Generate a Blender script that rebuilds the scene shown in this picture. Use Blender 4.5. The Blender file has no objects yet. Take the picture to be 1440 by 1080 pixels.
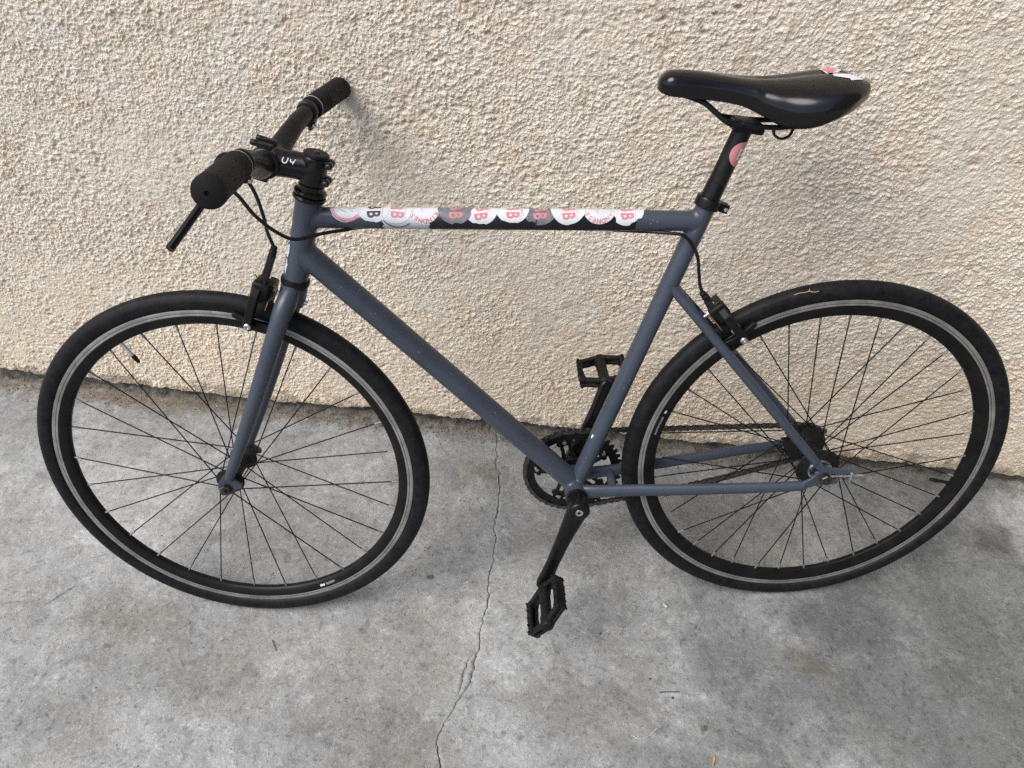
import bpy, bmesh, math, random
import numpy as np
from mathutils import Vector as V, Matrix

rng = random.Random(7)
scene = bpy.context.scene
C = scene.collection
PI = math.pi
R_ = math.radians

# ------------------------------------------------------------------ camera
cam_d = bpy.data.cameras.new('camera')
cam = bpy.data.objects.new('camera', cam_d)
C.objects.link(cam)
scene.camera = cam
cam_d.sensor_width = 36.0
cam_d.lens = 26.825
cam_d.clip_start = 0.05
cam_d.clip_end = 500
_r = V((0.990381, 0.138367, 0.0)); _d = V((0.097136, -0.695257, -0.712167)); _f = V((-0.098539, 0.705317, -0.702010))
cam.matrix_world = Matrix(((_r.x, -_d.x, -_f.x, -0.42010), (_r.y, -_d.y, -_f.y, -1.22537), (_r.z, -_d.z, -_f.z, 1.38083), (0, 0, 0, 1)))

# ------------------------------------------------------------------ light
SUN_DIR = V((-0.46, -0.36, 0.81)).normalized()          # towards the sun
sun_el = math.asin(SUN_DIR.z)
world = bpy.data.worlds.new('World')
scene.world = world
world.use_nodes = True
wn = world.node_tree.nodes
sky = wn.new('ShaderNodeTexSky')
sky.sky_type = 'NISHITA'
sky.sun_disc = False
sky.sun_elevation = sun_el
sky.sun_rotation = math.atan2(SUN_DIR.x, SUN_DIR.y)
sky.air_density = 1.0
sky.dust_density = 2.5
sky.ozone_density = 1.0
wn['Background'].inputs['Strength'].default_value = 0.09
world.node_tree.links.new(sky.outputs[0], wn['Background'].inputs['Color'])
sun_d = bpy.data.lights.new('sun', 'SUN')
sun_d.energy = 1.5
sun_d.angle = R_(42)
sun_d.color = (1.0, 0.97, 0.93)
sun = bpy.data.objects.new('sun', sun_d)
C.objects.link(sun)
sun.rotation_euler = (-SUN_DIR).to_track_quat('-Z', 'Y').to_euler()
vs = scene.view_settings
vs.view_transform = 'Standard'
vs.look = 'None'
vs.gamma = 1
vs.exposure = 1.12
vs.use_curve_mapping = False
scene.cycles.use_denoising = False        # keeps the fine grain of plaster and concrete

# ------------------------------------------------------------------ materials
def new_mat(name):
    m = bpy.data.materials.new(name)
    m.use_nodes = True
    return m, m.node_tree.nodes, m.node_tree.links, m.node_tree.nodes['Principled BSDF']

def nd(nt, kind, **kw):
    n = nt.new(kind)
    for k, v in kw.items():
        setattr(n, k, v)
    return n

def simple(name, col, rough=0.5, metal=0.0, var=0.12, scale=60, bump=0.0, bscale=400, spec=0.5, dust=0.0, dustcol=(0.22, 0.21, 0.19), dscale=14):
    """base colour with slight mottling, optional fine relief and patchy dust"""
    m, N, L, b = new_mat(name)
    tc = nd(N, 'ShaderNodeTexCoord')
    no = nd(N, 'ShaderNodeTexNoise'); no.inputs['Scale'].default_value = scale; no.inputs['Detail'].default_value = 5
    L.new(tc.outputs['Object'], no.inputs['Vector'])
    rp = nd(N, 'ShaderNodeValToRGB')
    rp.color_ramp.elements[0].position = 0.3; rp.color_ramp.elements[1].position = 0.7
    rp.color_ramp.elements[0].color = tuple(c * (1 - var) for c in col) + (1,)
    rp.color_ramp.elements[1].color = tuple(min(1, c * (1 + var)) for c in col) + (1,)
    L.new(no.outputs['Fac'], rp.inputs[0])
    out = rp.outputs[0]
    if dust > 0:
        n2 = nd(N, 'ShaderNodeTexNoise'); n2.inputs['Scale'].default_value = dscale; n2.inputs['Detail'].default_value = 8; n2.inputs['Roughness'].default_value = 0.7
        L.new(tc.outputs['Object'], n2.inputs['Vector'])
        r2 = nd(N, 'ShaderNodeValToRGB'); r2.color_ramp.elements[0].position = 0.42; r2.color_ramp.elements[1].position = 0.75
        r2.color_ramp.elements[0].color = (0, 0, 0, 1); r2.color_ramp.elements[1].color = (dust, dust, dust, 1)
        L.new(n2.outputs['Fac'], r2.inputs[0])
        mx = nd(N, 'ShaderNodeMix', data_type='RGBA')
        L.new(r2.outputs[0], mx.inputs['Factor']); L.new(out, mx.inputs['A']); mx.inputs['B'].default_value = dustcol + (1,)
        out = mx.outputs['Result']
    L.new(out, b.inputs['Base Color'])
    b.inputs['Metallic'].default_value = metal
    b.inputs['Specular IOR Level'].default_value = spec
    rr = nd(N, 'ShaderNodeMapRange'); rr.inputs['To Min'].default_value = max(0.03, rough - 0.08); rr.inputs['To Max'].default_value = min(1, rough + 0.1)
    L.new(no.outputs['Fac'], rr.inputs['Value']); L.new(rr.outputs[0], b.inputs['Roughness'])
    if bump > 0:
        n3 = nd(N, 'ShaderNodeTexNoise'); n3.inputs['Scale'].default_value = bscale; n3.inputs['Detail'].default_value = 4
        L.new(tc.outputs['Object'], n3.inputs['Vector'])
        bp = nd(N, 'ShaderNodeBump'); bp.inputs['Strength'].default_value = 1.0; bp.inputs['Distance'].default_value = bump
        L.new(n3.outputs['Fac'], bp.inputs['Height']); L.new(bp.outputs[0], b.inputs['Normal'])
    return m

M = {}
M['paint'] = simple('blue_grey_frame_paint', (0.038, 0.048, 0.067), 0.34, 0.0, 0.08, 14, 0.00006, 500, 0.45, 0.20, (0.066, 0.074, 0.088), 16)
M['black_metal'] = simple('satin_black_metal', (0.0055, 0.0055, 0.006), 0.40, 0, 0.25, 80, 0.00008, 900, 0.22, 0.12, (0.05, 0.05, 0.047), 40)
M['gloss_black'] = simple('polished_black_metal', (0.0035, 0.0035, 0.004), 0.24, 0, 0.2, 60, 0, 1, 0.30, 0.08, (0.04, 0.04, 0.037), 50)
M['black_plastic'] = simple('black_plastic', (0.005, 0.005, 0.0055), 0.48, 0, 0.25, 120, 0.00015, 700, 0.20, 0.25, (0.038, 0.038, 0.035), 60)
M['grip'] = simple('black_rubber_grip', (0.0060, 0.0058, 0.0056), 0.66, 0, 0.2, 60, 0.00006, 900, 0.18, 0.15, (0.020, 0.020, 0.018), 40)
M['tyre'] = simple('worn_black_tyre_rubber', (0.0050, 0.0053, 0.0064), 0.56, 0, 0.35, 90, 0.0003, 380, 0.17, 0.55, (0.022, 0.022, 0.023), 60)
M['rim'] = simple('black_anodised_rim', (0.0042, 0.0042, 0.0042), 0.42, 0, 0.3, 50, 0, 1, 0.2, 0.2, (0.036, 0.034, 0.03), 22)
M['track'] = simple('machined_aluminium_brake_track', (0.33, 0.32, 0.305), 0.42, 0.65, 0.25, 40, 0, 1, 0.5, 0.6, (0.14, 0.13, 0.12), 14)
M['silver'] = simple('bright_steel', (0.60, 0.60, 0.60), 0.28, 1.0, 0.15, 120)
M['dull_silver'] = simple('dull_zinc_steel', (0.36, 0.37, 0.38), 0.45, 0.8, 0.2, 150)
M['dark_steel'] = simple('oily_dark_steel', (0.07, 0.064, 0.058), 0.42, 0.8, 0.4, 130)
M['spoke'] = simple('black_spoke', (0.006, 0.006, 0.006), 0.35, 0.3, 0.2, 80, 0, 1, 0.3)
M['chain'] = simple('oily_chain_steel', (0.095, 0.091, 0.086), 0.42, 0.85, 0.4, 160)
M['brass'] = simple('copper_coloured_spring', (0.30, 0.17, 0.10), 0.4, 0.9, 0.2, 160)
M['saddle'] = simple('smooth_black_saddle_cover', (0.0030, 0.0030, 0.0034), 0.12, 0, 0.15, 60, 0.00004, 1100, 0.40, 0.08, (0.014, 0.014, 0.014), 40)
M['white'] = simple('white_sticker_vinyl', (0.58, 0.59, 0.63), 0.45, 0, 0.05, 60, 0, 1, 0.4, 0.30, (0.42, 0.43, 0.46), 70)
M['pink'] = simple('faded_red_print', (0.50, 0.175, 0.185), 0.5, 0, 0.18, 220, 0, 1, 0.4, 0.35, (0.58, 0.38, 0.39), 120)
M['grey_vinyl'] = simple('grey_worn_vinyl', (0.13, 0.14, 0.155), 0.5, 0, 0.3, 160, 0, 1, 0.4, 0.4, (0.28, 0.29, 0.31), 120)
M['ink'] = simple('black_print', (0.02, 0.02, 0.022), 0.5, 0, 0.1)
M['salmon'] = simple('salmon_pink_sticker', (0.50, 0.19, 0.19), 0.42, 0, 0.06)
M['tape'] = simple('black_vinyl_tape', (0.008, 0.008, 0.010), 0.34, 0, 0.2, 90, 0.0002, 300, 0.4)
M['bare'] = simple('scuffed_primer', (0.20, 0.215, 0.235), 0.5, 0.2, 0.3, 300)
M['hub_black'] = simple('dusty_black_hub', (0.005, 0.005, 0.0052), 0.55, 0, 0.3, 90, 0, 1, 0.25, 0.4, (0.03, 0.029, 0.026), 50)
M['nipple'] = simple('dull_spoke_nipple', (0.22, 0.22, 0.215), 0.45, 0.6, 0.3, 300)
M['cable'] = simple('black_cable_housing', (0.005, 0.005, 0.005), 0.32, 0, 0.1, 60, 0, 1, 0.35)
M['chip'] = simple('pale_blue_paint_chip', (0.50, 0.56, 0.59), 0.6, 0, 0.2, 200)
M['straw'] = simple('dry_straw', (0.33, 0.22, 0.10), 0.8, 0, 0.2, 150)
M['leaf'] = simple('dry_brown_leaf', (0.14, 0.085, 0.05), 0.8, 0, 0.3, 150)
M['stone'] = simple('pale_stone_chip', (0.45, 0.44, 0.42), 0.85, 0, 0.2, 200)
M['dark_grit'] = simple('dark_grit', (0.045, 0.043, 0.04), 0.85, 0, 0.3, 200)

def _range(N, L, src, f0, f1, t0, t1):
    r = nd(N, 'ShaderNodeMapRange'); r.interpolation_type = 'SMOOTHSTEP'
    r.inputs['From Min'].default_value = f0; r.inputs['From Max'].default_value = f1
    r.inputs['To Min'].default_value = t0; r.inputs['To Max'].default_value = t1
    L.new(src, r.inputs['Value']); return r.outputs[0]

def stucco_material():
    m, N, L, b = new_mat('sprayed_stucco')
    tc = nd(N, 'ShaderNodeTexCoord')
    def noise(scale, det=4, rough=0.55, vec=None):
        n = nd(N, 'ShaderNodeTexNoise'); n.inputs['Scale'].default_value = scale; n.inputs['Detail'].default_value = det; n.inputs['Roughness'].default_value = rough
        L.new(vec or tc.outputs['Object'], n.inputs['Vector']); return n
    def ramp(src, p0, p1, c0, c1):
        r = nd(N, 'ShaderNodeValToRGB'); e = r.color_ramp.elements
        e[0].position, e[1].position = p0, p1; e[0].color = c0 + (1,); e[1].color = c1 + (1,)
        L.new(src, r.inputs[0]); return r.outputs[0]
    def mix(f, a, c, mode='MIX'):
        x = nd(N, 'ShaderNodeMix', data_type='RGBA', blend_type=mode)
        if isinstance(f, float): x.inputs['Factor'].default_value = f
        else: L.new(f, x.inputs['Factor'])
        for s, k in ((a, 'A'), (c, 'B')):
            if isinstance(s, tuple): x.inputs[k].default_value = s + (1,)
            else: L.new(s, x.inputs[k])
        return x.outputs['Result']
    G0, G1 = (0, 0, 0), (1, 1, 1)
    grain = noise(480, 3, 0.6)
    col = ramp(grain.outputs['Fac'], 0.38, 0.62, (0.53, 0.460, 0.368), (0.81, 0.740, 0.628))
    # cooler / pinker patches
    p1 = noise(7, 6, 0.65)
    col = mix(ramp(p1.outputs['Fac'], 0.46, 0.60, G0, (0.40,) * 3), col, (0.66, 0.62, 0.555))
    p2 = noise(11, 4, 0.6)
    col = mix(ramp(p2.outputs['Fac'], 0.52, 0.62, G0, (0.40,) * 3), col, (0.66, 0.525, 0.40))
    # splash dirt and warmer tone low on the wall
    sx = nd(N, 'ShaderNodeSeparateXYZ'); L.new(tc.outputs['Object'], sx.inputs[0])
    nz = noise(5, 5, 0.6)
    ad = nd(N, 'ShaderNodeMath', operation='MULTIPLY_ADD'); L.new(nz.outputs['Fac'], ad.inputs[0]); ad.inputs[1].default_value = 0.7; L.new(sx.outputs['Z'], ad.inputs[2])
    low = ramp(ad.outputs[0], 0.35, 0.85, (0.6,) * 3, G0)
    col = mix(low, col, (0.69, 0.565, 0.41))
    # dirt splashed up from the floor
    dn = noise(26, 6, 0.75)
    da = nd(N, 'ShaderNodeMath', operation='MULTIPLY_ADD'); L.new(dn.outputs['Fac'], da.inputs[0]); da.inputs[1].default_value = -0.20; L.new(sx.outputs['Z'], da.inputs[2])
    col = mix(_range(N, L, da.outputs[0], -0.062, -0.030, 0.75, 0.0), col, (0.20, 0.165, 0.12))
    p3 = noise(38, 4, 0.7)
    col = mix(ramp(p3.outputs['Fac'], 0.54, 0.64, G0, (0.40,) * 3), col, (0.36, 0.29, 0.21))
    L.new(col, b.inputs['Base Color'])
    b.inputs['Roughness'].default_value = 0.95
    b.inputs['Specular IOR Level'].default_value = 0.15
    n1 = noise(620, 4, 0.65)
    bp = nd(N, 'ShaderNodeBump'); bp.inputs['Strength'].default_value = 1.0; bp.inputs['Distance'].default_value = 0.0012
    L.new(n1.outputs['Fac'], bp.inputs['Height']); L.new(bp.outputs[0], b.inputs['Normal'])
    return m
M['stucco'] = stucco_material()

def concrete_material(name, base=(0.33, 0.335, 0.335), stains_and_shade=(), plain=False):
    m, N, L, b = new_mat(name)
    tc = nd(N, 'ShaderNodeTexCoord')
    P = tc.outputs['Object']
    def noise(scale, det=5, rough=0.55, dist=0.0):
        n = nd(N, 'ShaderNodeTexNoise'); n.inputs['Scale'].default_value = scale; n.inputs['Detail'].default_value = det
        n.inputs['Roughness'].default_value = rough; n.inputs['Distortion'].default_value = dist
        L.new(P, n.inputs['Vector']); return n.outputs['Fac']
    def ramp(src, p0, p1, c0, c1):
        r = nd(N, 'ShaderNodeValToRGB'); e = r.color_ramp.elements
        e[0].position, e[1].position = p0, p1; e[0].color = c0 + (1,); e[1].color = c1 + (1,)
        L.new(src, r.inputs[0]); return r.outputs[0]
    def mix(f, a, c, mode='MIX'):
        x = nd(N, 'ShaderNodeMix', data_type='RGBA', blend_type=mode)
        L.new(f, x.inputs['Factor'])
        for s, k in ((a, 'A'), (c, 'B')):
            if isinstance(s, tuple): x.inputs[k].default_value = s + (1,)
            else: L.new(s, x.inputs[k])
        return x.outputs['Result']
    g = lambda v: (v, v, v)
    k = lambda f: tuple(c * f for c in base)
    col = ramp(noise(2.6, 9, 0.66, 0.4), 0.38, 0.62, k(0.82), k(1.15))
    col = mix(ramp(noise(4.1, 10, 0.7, 0.3), 0.52, 0.60, g(0), g(0.40)), col, (base[0] * 0.98, base[1] * 0.92, base[2] * 0.78))      # tan soil
    for (cx, cy, rx, ry, colr, amt, ns) in stains_and_shade:
        mp = nd(N, 'ShaderNodeMapping'); mp.vector_type = 'POINT'
        mp.inputs['Location'].default_value = (-cx / rx, -cy / ry, 0); mp.inputs['Scale'].default_value = (1 / rx, 1 / ry, 0)
        L.new(P, mp.inputs['Vector'])
        ln = nd(N, 'ShaderNodeVectorMath', operation='LENGTH'); L.new(mp.outputs[0], ln.inputs[0])
        mm = nd(N, 'ShaderNodeMath', operation='MULTIPLY_ADD'); L.new(noise(ns, 8, 0.68, 0.5), mm.inputs[0]); mm.inputs[1].default_value = 2.2; L.new(ln.outputs['Value'], mm.inputs[2])
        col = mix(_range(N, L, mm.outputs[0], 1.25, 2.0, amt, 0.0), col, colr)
    def dark(f):
        x = nd(N, 'ShaderNodeVectorMath', operation='SCALE'); L.new(col, x.inputs[0]); x.inputs['Scale'].default_value = f; return x.outputs[0]
    col = mix(ramp(noise(8, 14, 0.78, 0.5), 0.515, 0.555, g(0), g(0.42)), col, dark(0.66))             # grimy blotches
    col = mix(ramp(noise(5.6, 14, 0.80, 0.7), 0.525, 0.560, g(0), g(0.38)), col, dark(1.45))            # pale scuffed laitance
    col = mix(ramp(noise(19, 14, 0.82, 0.4), 0.525, 0.560, g(0), g(0.40)), col, dark(0.58))
    col = mix(ramp(noise(27, 14, 0.82, 0.4), 0.530, 0.565, g(0), g(0.36)), col, dark(1.50))
    col = mix(ramp(noise(70, 10, 0.82, 0.2), 0.550, 0.580, g(0), g(0.60)), col, dark(0.42))             # pores
    col = mix(ramp(noise(120, 6, 0.8), 0.560, 0.600, g(0), g(0.50)), col, dark(1.6))
    col = mix(ramp(noise(420, 2, 0.6), 0.40, 0.60, g(0.45), g(0)), col, dark(0.62))
    L.new(col, b.inputs['Base Color'])
    b.inputs['Roughness'].default_value = 0.82
    b.inputs['Specular IOR Level'].default_value = 0.3
    h1 = noise(60, 8, 0.7, 0.2); h2 = noise(300, 4, 0.6)
    a1 = nd(N, 'ShaderNodeMath', operation='MULTIPLY_ADD'); L.new(h2, a1.inputs[0]); a1.inputs[1].default_value = 0.35; L.new(h1, a1.inputs[2])
    bp = nd(N, 'ShaderNodeBump'); bp.inputs['Strength'].default_value = 0.8; bp.inputs['Distance'].default_value = 0.0032
    L.new(a1.outputs[0], bp.inputs['Height']); L.new(bp.outputs[0], b.inputs['Normal'])
    return m

STAINS_AND_SHADE = [
    (0.46, -0.44, 1.00, 0.85, (0.132, 0.140, 0.140), 0.85, 2.6),  # broad dark tone: floor stain plus shade of the right side painted in
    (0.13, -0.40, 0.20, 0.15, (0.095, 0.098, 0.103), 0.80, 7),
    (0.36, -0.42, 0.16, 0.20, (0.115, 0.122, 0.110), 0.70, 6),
    (0.47, -0.165, 0.09, 0.06, (0.085, 0.080, 0.070), 0.65, 18),
    (-0.06, -0.20, 0.34, 0.17, (0.180, 0.177, 0.165), 0.52, 5),
    (0.04, -0.50, 0.07, 0.05, (0.12, 0.108, 0.088), 0.65, 16),
    (-0.66, -0.13, 0.10, 0.11, (0.205, 0.192, 0.160), 0.65, 7),
    (-0.42, -0.64, 0.18, 0.10, (0.175, 0.170, 0.158), 0.45, 18),
    (-0.74, -0.74, 0.20, 0.12, (0.165, 0.162, 0.150), 0.50, 18),
    (-1.02, -0.70, 0.24, 0.10, (0.185, 0.180, 0.160), 0.48, 18),
    (-1.26, -0.60, 0.20, 0.12, (0.205, 0.195, 0.165), 0.60, 15),
    (-1.45, -0.35, 0.40, 0.22, (0.40, 0.405, 0.40), 0.55, 5),
    (-1.55, -0.018, 0.95, 0.060, (0.170, 0.132, 0.088), 0.80, 22),
    (-0.30, -0.010, 2.20, 0.050, (0.120, 0.104, 0.082), 0.75, 26),
]
M['concrete'] = concrete_material('worn_concrete', (0.284, 0.292, 0.291), STAINS_AND_SHADE)
M['mortar'] = simple('crumbling_brown_mortar', (0.095, 0.083, 0.067), 0.95, 0, 0.6, 60, 0.007, 170, 0.2, 0.85, (0.25, 0.235, 0.205), 55)
M['plinth'] = simple('dirty_cement_plinth', (0.095, 0.087, 0.074), 0.95, 0, 0.5, 50, 0.006, 180, 0.2, 0.6, (0.20, 0.188, 0.165), 30)
M['plain_render'] = simple('weathered_grey_render', (0.20, 0.185, 0.165), 0.95, 0, 0.2, 6, 0.002, 120, 0.2)
M['crack'] = simple('dirt_in_crack', (0.045, 0.042, 0.038), 0.95, 0, 0.3, 120)

# ------------------------------------------------------------------ mesh helpers
def mesh_obj(name, verts, faces, mat, parent=None, smooth=True, angle=35, mats=None, fmat=None, bevel=0.0):
    me = bpy.data.meshes.new(name)
    me.from_pydata([tuple(v) for v in verts], [], faces)
    me.update()
    bm = bmesh.new(); bm.from_mesh(me)
    bmesh.ops.recalc_face_normals(bm, faces=bm.faces[:])
    bm.to_mesh(me); bm.free()
    for m in (mats or [mat]):
        me.materials.append(M[m])
    if fmat is not None:
        me.polygons.foreach_set('material_index', fmat)
    if smooth:
        me.polygons.foreach_set('use_smooth', [True] * len(me.polygons))
        me.set_sharp_from_angle(angle=R_(angle))
    o = bpy.data.objects.new(name, me)
    C.objects.link(o)
    o.parent = parent
    if bevel > 0:
        b = o.modifiers.new('bevel', 'BEVEL'); b.width = bevel; b.segments = 2; b.limit_method = 'ANGLE'; b.angle_limit = R_(40)
    return o

class MB:
    """collects shapes for ONE mesh"""
    def __init__(self): self.v = []; self.f = []; self.m = []
    def add(self, v, f, mi=0):
        n = len(self.v); self.v += [V(p) for p in v]
        self.f += [tuple(i + n for i in q) for q in f]; self.m += [mi] * len(f); return self
    def tube(self, pts, rad, seg=16, caps=True, up=None, mi=0):
        pts = [V(p) for p in pts]; n = len(pts)
        if not hasattr(rad, '__len__'): rad = [rad] * n
        v = []; f = []; prev = None
        for i, p in enumerate(pts):
            t = (pts[min(i + 1, n - 1)] - pts[max(i - 1, 0)]).normalized()
            if prev is None or up is not None:
                a = V(up) if up is not None else (V((0, 0, 1)) if abs(t.z) < 0.9 else V((1, 0, 0)))
            else: a = prev
            a = (a - t * a.dot(t)).normalized(); prev = a
            b = t.cross(a)
            ra, rb = rad[i] if hasattr(rad[i], '__len__') else (rad[i], rad[i])
            for k in range(seg):
                w = 2 * PI * k / seg
                v.append(p + a * (math.cos(w) * ra) + b * (math.sin(w) * rb))
        for i in range(n - 1):
            for k in range(seg):
                k2 = (k + 1) % seg
                f.append((i * seg + k, i * seg + k2, (i + 1) * seg + k2, (i + 1) * seg + k))
        if caps:
            f.append(tuple(range(seg))[::-1]); f.append(tuple((n - 1) * seg + k for k in range(seg)))
        return self.add(v, f, mi)
    def lathe(self, prof, o=(0, 0, 0), ax=(0, 1, 0), seg=24, closed=False, caps=True, mi=0):
        """prof: (radius, height along ax)"""
        o = V(o); ax = V(ax).normalized()
        a = V((0, 0, 1)) if abs(ax.z) < 0.9 else V((1, 0, 0))
        a = (a - ax * a.dot(ax)).normalized(); b = ax.cross(a)
        v = []; f = []; n = len(prof)
        for r, h in prof:
            for k in range(seg):
                w = 2 * PI * k / seg
                v.append(o + ax * h + (a * math.cos(w) + b * math.sin(w)) * r)
        for i in range(n if closed else n - 1):
            j = (i + 1) % n
            for k in range(seg):
                k2 = (k + 1) % seg
                f.append((i * seg + k, i * seg + k2, j * seg + k2, j * seg + k))
        if caps and not closed:
            f.append(tuple(range(seg))[::-1]); f.append(tuple((n - 1) * seg + k for k in range(seg)))
        return self.add(v, f, mi)
    def box(self, c, sx, sy, sz, X=(1, 0, 0), Y=(0, 1, 0), Z=(0, 0, 1), mi=0):
        c, X, Y, Z = V(c), V(X), V(Y), V(Z)
        v = [c + X * (sx * i) + Y * (sy * j) + Z * (sz * k) for i in (-.5, .5) for j in (-.5, .5) for k in (-.5, .5)]
        return self.add(v, [(0, 1, 3, 2), (4, 6, 7, 5), (0, 4, 5, 1), (2, 3, 7, 6), (0, 2, 6, 4), (1, 5, 7, 3)], mi)
    def prism(self, outline, O, X, Y, Z, t, mi=0):
        """2D outline in (X,Y), thickness t centred along Z"""
        O, X, Y, Z = V(O), V(X), V(Y), V(Z); n = len(outline)
        v = [O + X * a + Y * b - Z * (t / 2) for a, b in outline] + [O + X * a + Y * b + Z * (t / 2) for a, b in outline]
        f = [tuple(range(n))[::-1], tuple(range(n, 2 * n))] + [(i, (i + 1) % n, n + (i + 1) % n, n + i) for i in range(n)]
        return self.add(v, f, mi)
    def bar(self, pts, width, t, O, X, Y, Z, mi=0):
        """flat strip of given width(s) along 2D polyline pts, thickness t along Z, rounded ends"""
        n = len(pts); wd = width if hasattr(width, '__len__') else [width] * n
        P = [V((a, b)) for a, b in pts]; Lf = []; Rt = []
        for i in range(n):
            d = (P[min(i + 1, n - 1)] - P[max(i - 1, 0)]).normalized(); nn = V((-d.y, d.x))
            Lf.append(P[i] + nn * wd[i] / 2); Rt.append(P[i] - nn * wd[i] / 2)
        def cap(c, d, w):
            nn = V((-d.y, d.x)); return [c + d * (math.sin(q) * w / 2) + nn * (math.cos(q) * w / 2) for q in (PI / 5, 2 * PI / 5, 3 * PI / 5, 4 * PI / 5)]
        d1 = (P[-1] - P[-2]).normalized(); d0 = (P[0] - P[1]).normalized()
        out = Lf + cap(P[-1], d1, wd[-1]) + Rt[::-1] + cap(P[0], d0, wd[0])
        return self.prism([(q.x, q.y) for q in out], O, X, Y, Z, t, mi)
    def obj(self, name, mat, parent=None, mats=None, angle=35, bevel=0.0, smooth=True):
        return mesh_obj(name, self.v, self.f, mat, parent, smooth, angle, mats, self.m if mats else None, bevel)

def empty(name, parent=None):
    o = bpy.data.objects.new(name, None); o.empty_display_size = 0.05
    C.objects.link(o); o.parent = parent; return o
def tag(o, label=None, cat=None, group=None, kind=None):
    if label: o['label'] = label
    if cat: o['category'] = cat
    if group: o['group'] = group
    if kind: o['kind'] = kind
    return o
def smooth_path(pts, n=8):
    """Catmull-Rom through pts"""
    P = [V(p) for p in pts]; P = [P[0] * 2 - P[1]] + P + [P[-1] * 2 - P[-2]]; out = []
    for i in range(1, len(P) - 2):
        for k in range(n):
            t = k / n; a, b, c, d = P[i - 1], P[i], P[i + 1], P[i + 2]
            out.append(0.5 * ((2 * b) + (c - a) * t + (2 * a - 5 * b + 4 * c - d) * t * t + (3 * b - a - 3 * c + d) * t ** 3))
    out.append(P[-2]); return out

# ------------------------------------------------------------------ noise for real relief
def lattice(seed): return np.random.RandomState(seed).rand(256, 256)
def vnoise(x, y, scale, seed):
    g = lattice(seed); x = x / scale; y = y / scale
    xi = np.floor(x).astype(int); yi = np.floor(y).astype(int); fx = x - xi; fy = y - yi
    fx = fx * fx * fx * (fx * (fx * 6 - 15) + 10); fy = fy * fy * fy * (fy * (fy * 6 - 15) + 10)
    a = g[xi % 256, yi % 256]; b = g[(xi + 1) % 256, yi % 256]; c = g[xi % 256, (yi + 1) % 256]; d = g[(xi + 1) % 256, (yi + 1) % 256]
    return (a * (1 - fx) + b * fx) * (1 - fy) + (c * (1 - fx) + d * fx) * fy
def spread(a0, a1, step, lo, hi, grow=1.35):
    """even steps between a0 and a1, then widening ones out to lo and hi"""
    mid = list(np.arange(a0, a1 + step * 0.5, step)); s = step; left = []; x = a0
    while x > lo: s *= grow; x -= s; left.append(max(x, lo))
    s = step; right = []; x = mid[-1]
    while x < hi: s *= grow; x += s; right.append(min(x, hi))
    return np.array(left[::-1] + mid + right)
def grid_mesh(name, Xg, Yg, Zg, mat, smooth=True):
    nr, nc = Xg.shape
    co = np.stack([Xg, Yg, Zg], -1).reshape(-1, 3).astype(np.float32)
    idx = np.arange(nr * nc).reshape(nr, nc)
    q = np.stack([idx[:-1, :-1], idx[:-1, 1:], idx[1:, 1:], idx[1:, :-1]], -1).reshape(-1, 4)
    me = bpy.data.meshes.new(name)
    me.vertices.add(len(co)); me.vertices.foreach_set('co', co.ravel())
    me.loops.add(q.size); me.loops.foreach_set('vertex_index', q.ravel().astype(np.int32))
    me.polygons.add(len(q)); me.polygons.foreach_set('loop_start', np.arange(0, q.size, 4, dtype=np.int32))
    me.polygons.foreach_set('use_smooth', np.ones(len(q), bool) if smooth else np.zeros(len(q), bool))
    me.update(calc_edges=True); me.validate()
    me.materials.append(M[mat])
    o = bpy.data.objects.new(name, me); C.objects.link(o); return o, q

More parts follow.
